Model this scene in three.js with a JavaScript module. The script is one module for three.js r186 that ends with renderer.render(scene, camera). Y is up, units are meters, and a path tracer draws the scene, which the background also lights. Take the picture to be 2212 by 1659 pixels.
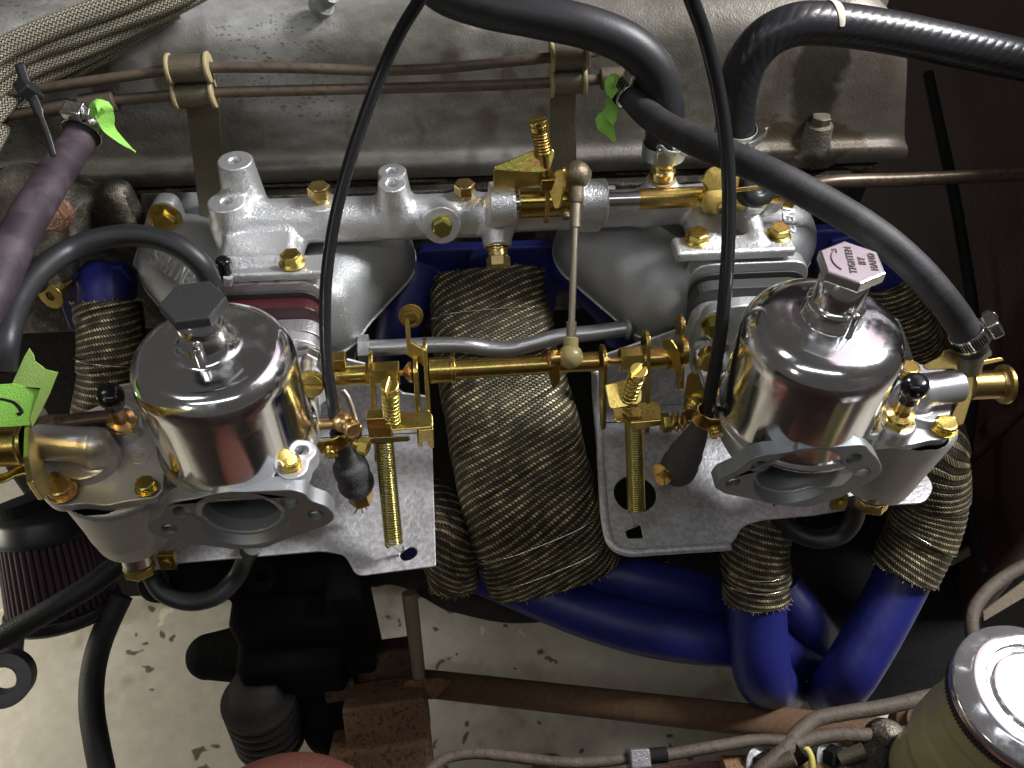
import * as THREE from 'three';
import { mergeGeometries } from 'three/addons/utils/BufferGeometryUtils.js';
import { RoundedBoxGeometry } from 'three/addons/geometries/RoundedBoxGeometry.js';
import { TextGeometry } from 'three/addons/geometries/TextGeometry.js';
import { FontLoader } from 'three/addons/loaders/FontLoader.js';
import { RectAreaLightUniformsLib } from 'three/addons/lights/RectAreaLightUniformsLib.js';

RectAreaLightUniformsLib.init();
const V = (x, y, z) => new THREE.Vector3(x, y, z);
const scene = new THREE.Scene();

// ---------------------------------------------------------------- camera
const W = 2212, H = 1659, F = 1850, D0 = 0.56;
const yv = V(41, 1688, 1850).normalize();
const xv = V(27293, 1365, -1850); xv.addScaledVector(yv, -xv.dot(yv)).normalize();
const zv = xv.clone().cross(yv);
const camR = V(xv.x, yv.x, zv.x), camU = V(xv.y, yv.y, zv.y), camB = V(xv.z, yv.z, zv.z);
const camC = camB.clone().multiplyScalar(D0);
const camera = new THREE.PerspectiveCamera(2 * Math.atan(H / 2 / F) * 180 / Math.PI, 4 / 3, 0.01, 30);
camera.position.copy(camC);
camera.quaternion.setFromRotationMatrix(new THREE.Matrix4().makeBasis(camR, camU, camB));
scene.add(camera);

const renderer = new THREE.WebGLRenderer({ antialias: true });
renderer.toneMapping = THREE.LinearToneMapping;
renderer.toneMappingExposure = 1.12;
renderer.shadowMap.enabled = true;

// ---------------------------------------------------------------- light: a dim garage, and its lamps
scene.background = new THREE.Color().setRGB(0.058, 0.054, 0.050);

// each lamp is a glowing panel in a casing and an area light of the same size just in front of it
function lamp(name, label, pos, target, w, h, color, intensity, glow) {
  const g = new THREE.Group(); g.name = name; g.position.copy(pos); scene.add(g);
  g.userData = { label, category: 'lamp' };
  g.lookAt(target);
  const glowMat = new THREE.MeshStandardMaterial({ color: 0x111111, emissive: new THREE.Color(color), emissiveIntensity: glow, roughness: 0.6 });
  const p = new THREE.Mesh(new THREE.BoxGeometry(w, h, 0.01), glowMat); p.name = 'lamp_panel'; g.add(p);
  const c = new THREE.Mesh(new RoundedBoxGeometry(w + 0.04, h + 0.04, 0.05, 3, 0.012), new THREE.MeshStandardMaterial({ color: 0x2a2a2a, roughness: 0.6 }));
  c.name = 'lamp_casing'; c.position.z = -0.033; g.add(c);
  const l = new THREE.RectAreaLight(new THREE.Color(color), intensity, w, h);
  l.position.copy(pos).addScaledVector(target.clone().sub(pos).normalize(), 0.012); l.lookAt(target); l.castShadow = true; scene.add(l);
}
lamp('ceiling_lamp', 'long ceiling lamp above and right of the engine', V(1.20, 1.15, -0.15), V(0.05, 0, -0.05), 0.32, 0.48, '#fcfdff', 92, 3);
lamp('ceiling_lamp_001', 'wide pinkish ceiling lamp behind the engine', V(1.30, 1.65, -0.95), V(1.30, 0, -0.9501), 1.3, 2.2, '#ffe4f2', 0.62, 0.5);
lamp('ceiling_lamp_002', 'ceiling lamp above and left of the engine', V(-0.75, 1.45, 0.05), V(-0.1, 0, -0.1), 0.20, 0.40, '#f6fbff', 3.2, 3);
lamp('ceiling_lamp_003', 'long thin tube lamp above and in front of the engine', V(-0.15, 1.75, 1.05), V(-0.05, 0, -0.05), 1.7, 0.16, '#f4faff', 3.6, 2);
lamp('work_lamp', 'small square work lamp in front of the engine bay', V(-0.72, 0.66, 0.78), V(-0.05, 0, -0.1), 0.12, 0.12, '#fffdf2', 9, 4);
lamp('work_lamp_001', 'small work lamp low beside the car shining onto the floor', V(-0.98, -0.33, -0.12), V(-0.72, -0.75, -0.08), 0.22, 0.22, '#fff7e8', 15, 3);
// ---------------------------------------------------------------- small tools
let seedN = 7;
const rnd = () => { seedN = (seedN * 1664525 + 1013904223) >>> 0; return seedN / 4294967296; };
const ray = (px, py) => camB.clone().negate().addScaledVector(camR, (px - W / 2) / F).addScaledVector(camU, -(py - H / 2) / F);
const at = (px, py, d) => camC.clone().addScaledVector(ray(px, py), d);                                   // a point at a depth
const atZ = (px, py, z) => { const r = ray(px, py); return camC.clone().addScaledVector(r, (z - camC.z) / r.z); };
const atY = (px, py, y) => { const r = ray(px, py); return camC.clone().addScaledVector(r, (y - camC.y) / r.y); };
const onPlane = (px, py, o, n) => { const r = ray(px, py); return camC.clone().addScaledVector(r, o.clone().sub(camC).dot(n) / r.dot(n)); };
const prj = (v) => { const q = v.clone().sub(camC), d = -q.dot(camB); return [W / 2 + F * q.dot(camR) / d, H / 2 - F * q.dot(camU) / d]; };   // where a place is seen
const UP = V(0, 1, 0), XA = V(1, 0, 0), ZA = V(0, 0, 1);
const names = new Map();
function numbered(n) { const k = names.get(n) ?? 0; names.set(n, k + 1); return k ? n + '_' + String(k).padStart(3, '0') : n; }
numbered('ceiling_lamp'); numbered('work_lamp');
function thing(name, label, category, pos = V(0, 0, 0), group) {
  const g = new THREE.Group(); g.name = numbered(name); g.position.copy(pos); scene.add(g);
  g.userData = { label, category }; if (group) g.userData.group = group;
  return g;
}
function add(name, geo, mat, parent, pos, quat) {
  const m = new THREE.Mesh(geo, mat); m.name = name; m.castShadow = m.receiveShadow = true;
  if (pos) m.position.copy(pos); if (quat) m.quaternion.copy(quat);
  parent.add(m); return m;
}
// a thing of one mesh, its geometry given in world places
function solo(name, geo, mat, label, category, group) {
  const m = add(numbered(name), geo, mat, scene); m.userData = { label, category }; if (group) m.userData.group = group; return m;
}
const rel = (g, v) => v.clone().sub(g.position);
const toDir = (d, from = UP) => new THREE.Quaternion().setFromUnitVectors(from, d.clone().normalize());
const xf = (geo, pos, quat, s = 1) => geo.applyMatrix4(new THREE.Matrix4().compose(pos ?? V(0, 0, 0), quat ?? new THREE.Quaternion(), V(s, s, s)));
function merge(list) {
  const out = list.map((g) => { const q = g.index ? g.toNonIndexed() : g; for (const k of Object.keys(q.attributes)) if (!['position', 'normal', 'uv'].includes(k)) q.deleteAttribute(k); return q; });
  return mergeGeometries(out);
}
// texture coordinates in metres, by the axis each face looks along
function boxUV(geo, scale = 10) {
  const g = geo.index ? geo.toNonIndexed() : geo, p = g.attributes.position, uv = new Float32Array(p.count * 2), a = V(), b = V(), c = V(), n = V();
  for (let i = 0; i < p.count; i += 3) {
    a.fromBufferAttribute(p, i); b.fromBufferAttribute(p, i + 1); c.fromBufferAttribute(p, i + 2);
    n.copy(b).sub(a).cross(c.clone().sub(a));
    const x = Math.abs(n.x), y = Math.abs(n.y), z = Math.abs(n.z);
    [a, b, c].forEach((v, k) => { const [u, w] = x > y && x > z ? [v.z, v.y] : y > z ? [v.x, v.z] : [v.x, v.y]; uv[(i + k) * 2] = u * scale; uv[(i + k) * 2 + 1] = w * scale; });
  }
  g.setAttribute('uv', new THREE.BufferAttribute(uv, 2)); return g;
}
const lathe = (pts, seg = 48) => new THREE.LatheGeometry(pts.map(([r, y]) => new THREE.Vector2(r, y)), seg);
// lathe profile with hard corners: every corner point given twice with a tiny offset keeps the edge crisp
const crisp = (pts, e = 0.00012) => { const o = []; pts.forEach((p, i) => { const a = pts[i - 1], b = pts[i + 1]; if (!a || !b) { o.push(p); return; } const f = (q) => { const d = Math.hypot(q[0] - p[0], q[1] - p[1]) || 1; return [p[0] + (q[0] - p[0]) / d * Math.min(e, d * 0.4), p[1] + (q[1] - p[1]) / d * Math.min(e, d * 0.4)]; }; o.push(f(a), f(b)); }); return o; };
const turned = (pts, seg = 48, e = 0.0002) => lathe(crisp(pts, e), seg);
const curve = (pts, closed = false, tension = 0.5) => new THREE.CatmullRomCurve3(pts, closed, 'centripetal', tension);
// sweep of a round or flattened section along a curve; uv = (length, girth) in metres
function sweep(cv, radius, { seg = 80, rad = 16, flat = 1, side = null, bump = null, uv = null, power = 2, caps = true } = {}) {
  const L = cv.getLength(), pos = [], uvs = [], idx = [], rf = typeof radius === 'function' ? radius : () => radius;
  const fr = cv.computeFrenetFrames(seg, false), cen = [];
  for (let i = 0; i <= seg; i++) {
    const t = i / seg, c = cv.getPointAt(t), T = cv.getTangentAt(t); cen.push(c);
    let N, B2;
    if (side) { N = side.clone().addScaledVector(T, -side.dot(T)).normalize(); B2 = T.clone().cross(N); } else { N = fr.normals[i]; B2 = fr.binormals[i]; }
    for (let j = 0; j <= rad; j++) {
      const a = j / rad * Math.PI * 2, ca = Math.cos(a), sa = Math.sin(a), s = t * L, r0 = rf(t), g = a * r0 * (1 + flat) / 2;
      const k = Math.pow(Math.pow(Math.abs(ca), power) + Math.pow(Math.abs(sa), power), -1 / power), r = r0 * k + (bump ? bump(s, g, a) : 0);
      pos.push(c.x + (N.x * ca + B2.x * sa * flat) * r, c.y + (N.y * ca + B2.y * sa * flat) * r, c.z + (N.z * ca + B2.z * sa * flat) * r);
      uvs.push(...(uv ? uv(s, g, a) : [s, g]));
    }
  }
  const w = rad + 1;
  for (let i = 0; i < seg; i++) for (let j = 0; j < rad; j++) { const a = i * w + j, b = a + w; idx.push(a, a + 1, b, b, a + 1, b + 1); }
  if (caps) for (const [i, flip] of [[0, 0], [seg, 1]]) {
    const n = pos.length / 3; pos.push(cen[i].x, cen[i].y, cen[i].z); uvs.push(0, 0);
    for (let j = 0; j < rad; j++) { const a = i * w + j; flip ? idx.push(n, a, a + 1) : idx.push(n, a + 1, a); }
  }
  const g = new THREE.BufferGeometry();
  g.setAttribute('position', new THREE.Float32BufferAttribute(pos, 3)); g.setAttribute('uv', new THREE.Float32BufferAttribute(uvs, 2)); g.setIndex(idx); g.computeVertexNormals();
  // join the normals along the seam
  const nm = g.attributes.normal;
  for (let i = 0; i <= seg; i++) { const a = i * w, b = a + rad, v = V(nm.getX(a) + nm.getX(b), nm.getY(a) + nm.getY(b), nm.getZ(a) + nm.getZ(b)).normalize(); nm.setXYZ(a, v.x, v.y, v.z); nm.setXYZ(b, v.x, v.y, v.z); }
  return g;
}
const rod = (a, b, r, rad = 16, r2 = r) => { const d = b.clone().sub(a), g = new THREE.CylinderGeometry(r2, r, d.length(), rad); return xf(g, a.clone().addScaledVector(d, 0.5), toDir(d)); };
function shapeOf(pts) { const s = new THREE.Shape(); pts.forEach((p, i) => (i ? s.lineTo(p[0], p[1]) : s.moveTo(p[0], p[1]))); s.closePath(); return s; }
const circlePath = (x, y, r, n = 24) => { const p = new THREE.Path(); for (let i = 0; i <= n; i++) { const a = -i / n * Math.PI * 2; i ? p.lineTo(x + r * Math.cos(a), y + r * Math.sin(a)) : p.moveTo(x + r, y); } return p; };
// rounds the corners of a polygon; a point may carry its own radius as third value
function rounded(pts, r0, n = 5) {
  const out = [], N = pts.length;
  pts.forEach((p, i) => {
    const a = pts[(i + N - 1) % N], b = pts[(i + 1) % N], r = p[2] ?? r0, da = [a[0] - p[0], a[1] - p[1]], db = [b[0] - p[0], b[1] - p[1]], la = Math.hypot(...da), lb = Math.hypot(...db), q = Math.min(r, la * 0.48, lb * 0.48);
    if (q < 1e-6) { out.push([p[0], p[1]]); return; }
    const s = [p[0] + da[0] / la * q, p[1] + da[1] / la * q], e = [p[0] + db[0] / lb * q, p[1] + db[1] / lb * q];
    for (let k = 0; k <= n; k++) { const t = k / n, u = 1 - t; out.push([u * u * s[0] + 2 * u * t * p[0] + t * t * e[0], u * u * s[1] + 2 * u * t * p[1] + t * t * e[1]]); }
  });
  return out;
}
function extr(pts, depth, bevel = 0.0004, holes = [], bseg = 2) {
  const s = shapeOf(pts); holes.forEach((h) => s.holes.push(Array.isArray(h) ? circlePath(...h) : h));
  const g = new THREE.ExtrudeGeometry(s, { depth: Math.max(depth - 2 * bevel, 1e-5), bevelEnabled: bevel > 0, bevelSize: bevel, bevelThickness: bevel, bevelOffset: -bevel, bevelSegments: bseg, curveSegments: 12 });
  g.translate(0, 0, bevel); return g;
}
// a plate whose outline is given by pixels seen on the plane through o across n; it grows towards n by its thickness
function plate(px, o, n, thick, { r = 0, bevel = 0.0005, holes = [], back = false } = {}) {
  n = n.clone().normalize(); const ex = Math.abs(n.x) > 0.9 ? V(0, 0, -1) : XA.clone().addScaledVector(n, -n.x).normalize(), ey = n.clone().cross(ex);
  const fl = (p) => { const q = onPlane(p[0], p[1], o, n).sub(o); return [q.dot(ex), q.dot(ey)]; };
  let pts = px.map((p) => { const q = fl(p); return p[2] !== undefined ? [...q, p[2]] : q; });
  if (THREE.ShapeUtils.area(pts.map((p) => new THREE.Vector2(p[0], p[1]))) < 0) pts.reverse();
  pts = rounded(pts, r);
  const hs = holes.map((h) => (h.length === 3 ? [...fl(h), h[2]] : (() => { let q = rounded(h[0].map(fl), h[1]); const s = new THREE.Path(); if (THREE.ShapeUtils.area(q.map((p) => new THREE.Vector2(p[0], p[1]))) > 0) q = q.reverse(); q.forEach((p, i) => (i ? s.lineTo(...p) : s.moveTo(...p))); return s; })()));
  const g = extr(pts, thick, bevel, hs); if (back) g.translate(0, 0, -thick);
  return g.applyMatrix4(new THREE.Matrix4().makeBasis(ex, ey, n).setPosition(o));
}
// ---- smooth castings: signed distances meshed by surface nets
const hyp = Math.hypot, mx = Math.max, mn = Math.min, ab = Math.abs;
const sm = (a, b, k) => { const h = mx(k - ab(a - b), 0) / k; return mn(a, b) - h * h * k * 0.25; };
const sub = (a, b, k) => -sm(-a, b, k);
const capS = (a, b, r1, r2 = r1) => { const bx = b.x - a.x, by = b.y - a.y, bz = b.z - a.z, L = bx * bx + by * by + bz * bz; return (x, y, z) => { const px = x - a.x, py = y - a.y, pz = z - a.z, t = mx(0, mn(1, (px * bx + py * by + pz * bz) / L)); return hyp(px - bx * t, py - by * t, pz - bz * t) - (r1 + (r2 - r1) * t); }; };
const cylS = (a, b, r1, r2 = r1, rd = 0.0015) => { const d = b.clone().sub(a), L = d.length(); d.normalize(); return (x, y, z) => { const px = x - a.x, py = y - a.y, pz = z - a.z, t = px * d.x + py * d.y + pz * d.z, q = hyp(px - d.x * t, py - d.y * t, pz - d.z * t) - (r1 + (r2 - r1) * mx(0, mn(1, t / L))) + rd, w = ab(t - L / 2) - L / 2 + rd; return mn(mx(q, w), 0) + hyp(mx(q, 0), mx(w, 0)) - rd; }; };
const boxS = (c, hx, hy, hz, rd = 0.003) => (x, y, z) => { const a = ab(x - c.x) - hx + rd, b = ab(y - c.y) - hy + rd, d = ab(z - c.z) - hz + rd; return hyp(mx(a, 0), mx(b, 0), mx(d, 0)) + mn(mx(a, b, d), 0) - rd; };
const uni = (k, list) => (x, y, z) => { let d = list[0](x, y, z); for (let i = 1; i < list.length; i++) d = sm(d, list[i](x, y, z), k); return d; };
const cut = (f, list, k = 0.001) => (x, y, z) => { let d = f(x, y, z); for (const c of list) d = sub(d, c(x, y, z), k); return d; };
function nets(lo, hi, cell, fn) {
  const nx = Math.ceil((hi.x - lo.x) / cell) + 1, ny = Math.ceil((hi.y - lo.y) / cell) + 1, nz = Math.ceil((hi.z - lo.z) / cell) + 1, A = new Float32Array(nx * ny * nz), id = new Int32Array(nx * ny * nz).fill(-1);
  const Bk = 6, far = cell * Bk * 0.87 * 1.25 + cell;   // whole blocks far from the surface are filled from their middle
  for (let k0 = 0; k0 < nz; k0 += Bk) for (let j0 = 0; j0 < ny; j0 += Bk) for (let i0 = 0; i0 < nx; i0 += Bk) {
    const d = fn(lo.x + (i0 + 2.5) * cell, lo.y + (j0 + 2.5) * cell, lo.z + (k0 + 2.5) * cell), skip = ab(d) > far;
    for (let k = k0; k < mn(k0 + Bk, nz); k++) for (let j = j0; j < mn(j0 + Bk, ny); j++) for (let i = i0, o = i0 + nx * (j + ny * k); i < mn(i0 + Bk, nx); i++, o++) A[o] = skip ? d : fn(lo.x + i * cell, lo.y + j * cell, lo.z + k * cell);
  }
  const pos = [], idx = [], O = [0, 1, nx, nx + 1, nx * ny, nx * ny + 1, nx * ny + nx, nx * ny + nx + 1], E = [[0, 1], [2, 3], [4, 5], [6, 7], [0, 2], [1, 3], [4, 6], [5, 7], [0, 4], [1, 5], [2, 6], [3, 7]];
  for (let k = 0; k < nz - 1; k++) for (let j = 0; j < ny - 1; j++) for (let i = 0; i < nx - 1; i++) {
    const o = i + nx * (j + ny * k); let m = 0; for (let c = 0; c < 8; c++) if (A[o + O[c]] < 0) m |= 1 << c;
    if (m === 0 || m === 255) continue;
    let x = 0, y = 0, z = 0, n = 0;
    for (const [p, q] of E) { const a = A[o + O[p]], b = A[o + O[q]]; if (a < 0 === b < 0) continue; const t = a / (a - b), s = 1 - t; x += (p & 1) * s + (q & 1) * t; y += (p >> 1 & 1) * s + (q >> 1 & 1) * t; z += (p >> 2) * s + (q >> 2) * t; n++; }
    id[o] = pos.length / 3; pos.push(lo.x + (i + x / n) * cell, lo.y + (j + y / n) * cell, lo.z + (k + z / n) * cell);
  }
  const st = [1, nx, nx * ny];
  for (let k = 1; k < nz - 1; k++) for (let j = 1; j < ny - 1; j++) for (let i = 1; i < nx - 1; i++) {
    const o = i + nx * (j + ny * k);
    for (let a = 0; a < 3; a++) {
      const p = A[o] < 0, q = A[o + st[a]] < 0; if (p === q) continue;
      const u = st[(a + 1) % 3], v = st[(a + 2) % 3], c = [id[o], id[o - u], id[o - u - v], id[o - v]]; if (c.includes(-1)) continue;
      p ? idx.push(c[0], c[1], c[2], c[0], c[2], c[3]) : idx.push(c[0], c[2], c[1], c[0], c[3], c[2]);
    }
  }
  const e = cell * 0.4, nor = new Float32Array(pos.length);
  for (let i = 0; i < pos.length; i += 3) { const [x, y, z] = [pos[i], pos[i + 1], pos[i + 2]], gx = fn(x + e, y, z) - fn(x - e, y, z), gy = fn(x, y + e, z) - fn(x, y - e, z), gz = fn(x, y, z + e) - fn(x, y, z - e), l = hyp(gx, gy, gz) || 1; nor[i] = gx / l; nor[i + 1] = gy / l; nor[i + 2] = gz / l; }
  const g = new THREE.BufferGeometry(); g.setAttribute('position', new THREE.Float32BufferAttribute(pos, 3)); g.setAttribute('normal', new THREE.BufferAttribute(nor, 3)); g.setIndex(idx); return boxUV(g);
}
// where the line of sight through a pixel meets a casting: place and outward normal
function meets(px, py, fn, d0 = 0.4, off = V(0, 0, 0)) {
  const r = ray(px, py), l = r.length(); let t = d0; const p = V();
  for (let i = 0; i < 160; i++) { p.copy(camC).addScaledVector(r, t).sub(off); const d = fn(p.x, p.y, p.z); t += d * 0.8 / l; if (ab(d) < 2e-5 || t > 1.2) break; }
  const e = 5e-4, n = V(fn(p.x + e, p.y, p.z) - fn(p.x - e, p.y, p.z), fn(p.x, p.y + e, p.z) - fn(p.x, p.y - e, p.z), fn(p.x, p.y, p.z + e) - fn(p.x, p.y, p.z - e)).normalize();
  return [p.clone().add(off), n];
}
// ---- fasteners, all built along +y from their seat at y = 0
const hexPts = (r, turn = 0) => [...Array(6)].map((_, i) => [r * Math.cos(i * Math.PI / 3 + turn), r * Math.sin(i * Math.PI / 3 + turn)]);
const flatUp = new THREE.Matrix4().makeRotationX(-Math.PI / 2);
const hexGeo = (r, h, bevel = r * 0.09, turn = 0, hole = 0) => extr(hexPts(r, turn), h, bevel, hole ? [[0, 0, hole]] : []).applyMatrix4(flatUp);
function hexHead(r, h, { flange = 0, ring = 0, shank = 0, sr = r * 0.55, turn = 0 } = {}) {
  const l = []; let y = 0;
  if (shank) { const n = Math.round(shank / 0.0012), p = [[0, 0]]; for (let i = 0; i <= n * 2; i++) p.push([sr * (i % 2 ? 0.9 : 1), shank * i / (n * 2)]); p.push([0, shank]); l.push(lathe(p, 20)); y = shank; }
  if (flange) l.push(xf(turned([[0, 0], [flange, 0], [flange, 0.0012], [r * 0.95, 0.0026], [0, 0.0026]], 32), V(0, y, 0)));
  l.push(xf(hexGeo(r, h, r * 0.08, turn), V(0, y + (flange ? 0.0016 : 0), 0)));
  const top = y + h + (flange ? 0.0016 : 0);
  l.push(xf(turned([[0, 0.0003], [r * 0.72, 0.0003], [r * 0.8, -0.0002]], 24), V(0, top, 0)));
  return merge(l);
}
function screwHead(r, h, kind = 'cross') {
  const n = 28, l = [];
  if (kind === 'cross') {
    const w = r * 0.17, q = r * 0.74, c = new THREE.Path(); [[w, w], [q, w], [q, -w], [w, -w], [w, -q], [-w, -q], [-w, -w], [-q, -w], [-q, w], [-w, w], [-w, q], [w, q]].forEach((p, i) => (i ? c.lineTo(...p) : c.moveTo(...p))); c.closePath();
    l.push(extr([...Array(n)].map((_, i) => [r * Math.cos(i / n * 6.2832), r * Math.sin(i / n * 6.2832)]), h * 0.62, h * 0.28, [c], 3).applyMatrix4(flatUp).translate(0, h * 0.38, 0));
  } else {
    const w = r * 0.16; for (const s of [1, -1]) { const a0 = Math.asin(w / r), p = []; for (let i = 0; i <= 14; i++) { const a = a0 + (Math.PI - 2 * a0) * i / 14; p.push([r * Math.cos(a), s * r * Math.sin(a)]); } if (s < 0) p.reverse(); l.push(extr(p, h * 0.5, h * 0.1).applyMatrix4(flatUp).translate(0, h * 0.5, 0)); }
  }
  l.push(turned([[0, 0], [r, 0], [r, h * 0.5], [0, h * 0.5]], n)); return merge(l);
}
function coil(turns, R, w, len, ends = 0) {
  const pts = [], n = Math.round(turns * 14); for (let i = 0; i <= n; i++) { const a = i / 14 * Math.PI * 2; pts.push(V(R * Math.cos(a), len * i / n, R * Math.sin(a))); }
  return new THREE.TubeGeometry(curve(pts), n, w, 6);
}
const put = (name, geo, mat, parent, pos, dir) => add(name, geo, mat, parent, rel(parent, pos), toDir(dir));
const font = await new FontLoader().loadAsync('fonts/droid/droid_sans_bold.typeface.json');
const glyphs = (s, size, depth, bevel = 0) => { const g = new TextGeometry(s, { font, size, depth, curveSegments: 4, bevelEnabled: bevel > 0, bevelSize: bevel, bevelThickness: bevel, bevelSegments: 1 }); g.computeBoundingBox(); const b = g.boundingBox; return g.translate(-(b.min.x + b.max.x) / 2, -(b.min.y + b.max.y) / 2, 0); };
// ---------------------------------------------------------------- materials
const HT = new Float32Array(65536); { let q = 12345; for (let i = 0; i < 65536; i++) { q = (Math.imul(q, 1664525) + 1013904223) >>> 0; HT[i] = (q >>> 8) / 16777216; } }
const hash = (x, y, s) => HT[((x * 73 + s * 7919) ^ (y * 12289 + s * 263)) & 65535];
function vn(u, v, per, s) {
  const x = u * per, y = v * per, xi = Math.floor(x), yi = Math.floor(y), fx = x - xi, fy = y - yi, a = fx * fx * (3 - 2 * fx), b = fy * fy * (3 - 2 * fy);
  let x0 = xi % per, y0 = yi % per; if (x0 < 0) x0 += per; if (y0 < 0) y0 += per; const x1 = x0 + 1 === per ? 0 : x0 + 1, y1 = y0 + 1 === per ? 0 : y0 + 1;
  const p = hash(x0, y0, s), q = hash(x1, y0, s), r = hash(x0, y1, s), t = hash(x1, y1, s); return (p + (q - p) * a) * (1 - b) + (r + (t - r) * a) * b;
}
const fbm = (u, v, per, s, oct = 4) => { let t = 0, a = 0.5, n = 0; for (let i = 0; i < oct; i++) { t += a * vn(u, v, per << i, s + i); n += a; a *= 0.55; } return t / n; };
const sst = THREE.MathUtils.smoothstep, lerp = THREE.MathUtils.lerp;
function tex(w, h, fn, srgb = false) {
  const d = new Uint8Array(w * h * 4);
  for (let y = 0, o = 0; y < h; y++) for (let x = 0; x < w; x++, o += 4) { const c = fn(x / w, y / h), g = typeof c === 'number'; for (let k = 0; k < 3; k++) d[o + k] = Math.max(0, Math.min(255, Math.round((g ? c : c[k]) * 255))); d[o + 3] = 255; }
  const t = new THREE.DataTexture(d, w, h); t.wrapS = t.wrapT = THREE.RepeatWrapping; t.magFilter = THREE.LinearFilter; t.minFilter = THREE.LinearMipmapLinearFilter; t.generateMipmaps = true; if (srgb) t.colorSpace = THREE.SRGBColorSpace; t.needsUpdate = true; return t;
}
const rep = (t, x, y = x) => { const c = t.clone(); c.repeat.set(x, y); c.needsUpdate = true; return c; };
const mixc = (a, b, t) => a.map((x, i) => lerp(x, b[i], t));
const std = (o) => new THREE.MeshStandardMaterial({ side: THREE.DoubleSide, ...o }), lin = (r, g, b) => new THREE.Color().setRGB(r, g, b);

// all box-mapped textures: 1 unit of uv is 0.1 m
const tGrain = tex(512, 512, (u, v) => fbm(u, v, 64, 3, 3));
const tCast = tex(512, 512, (u, v) => 0.6 * fbm(u, v, 24, 5, 4) + 0.4 * vn(u, v, 128, 9));
const tHammer = tex(512, 512, (u, v) => { const n = fbm(u, v, 20, 12, 2); return sst(n, 0.3, 0.7) * 0.85 + 0.15 * vn(u, v, 128, 4); });
const tShield = tex(512, 512, (u, v) => { const n = fbm(u, v, 34, 15, 3); return mixc([0.70, 0.695, 0.70], [0.79, 0.785, 0.79], sst(n, 0.35, 0.65)); }, true);
const tSmudge = tex(512, 512, (u, v) => { const n = fbm(u, v, 7, 21, 5); return 0.105 + 0.14 * sst(n, 0.5, 0.78) + 0.05 * fbm(u, v, 60, 2, 2); });
const tRough = tex(256, 256, (u, v) => 0.55 + 0.45 * fbm(u, v, 8, 33, 5));
const tZinc = tex(256, 256, (u, v) => { const n = fbm(u, v, 5, 41, 4), m = fbm(u, v, 7, 57, 3); let c = [0.87, 0.75, 0.42]; c = mixc(c, [0.76, 0.72, 0.38], sst(n, 0.5, 0.72)); c = mixc(c, [0.86, 0.64, 0.42], sst(m, 0.55, 0.78) * 0.8); return c.map((x) => x * (0.9 + 0.14 * vn(u, v, 64, 8))); }, true);
const tRust = tex(512, 512, (u, v) => { const n = fbm(u, v, 6, 61, 6), m = fbm(u, v, 40, 67, 3); let c = mixc([0.38, 0.28, 0.20], [0.52, 0.385, 0.26], n); c = mixc(c, [0.22, 0.175, 0.14], sst(m, 0.58, 0.74) * 0.8); return mixc(c, [0.52, 0.43, 0.32], sst(fbm(u, v, 90, 71, 2), 0.72, 0.85) * 0.6); }, true);
const tPipe = tex(512, 256, (u, v) => { const n = fbm(u, v, 8, 75, 5); let c = mixc([0.33, 0.28, 0.235], [0.44, 0.39, 0.33], n); return mixc(c, [0.24, 0.19, 0.15], sst(fbm(u, v, 30, 78, 3), 0.56, 0.8) * 0.5); }, true);
const tDusty = tex(512, 512, (u, v) => { const n = fbm(u, v, 9, 81, 5), m = vn(u, v, 200, 83); return mixc([0.12, 0.115, 0.12], [0.24, 0.225, 0.235], sst(n, 0.4, 0.75) * 0.7 + 0.15 * m); }, true);
const tPurple = tex(512, 512, (u, v) => { const n = fbm(u, v, 9, 86, 5); return mixc([0.255, 0.20, 0.225], [0.40, 0.33, 0.355], sst(n, 0.35, 0.75)); }, true);
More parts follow.
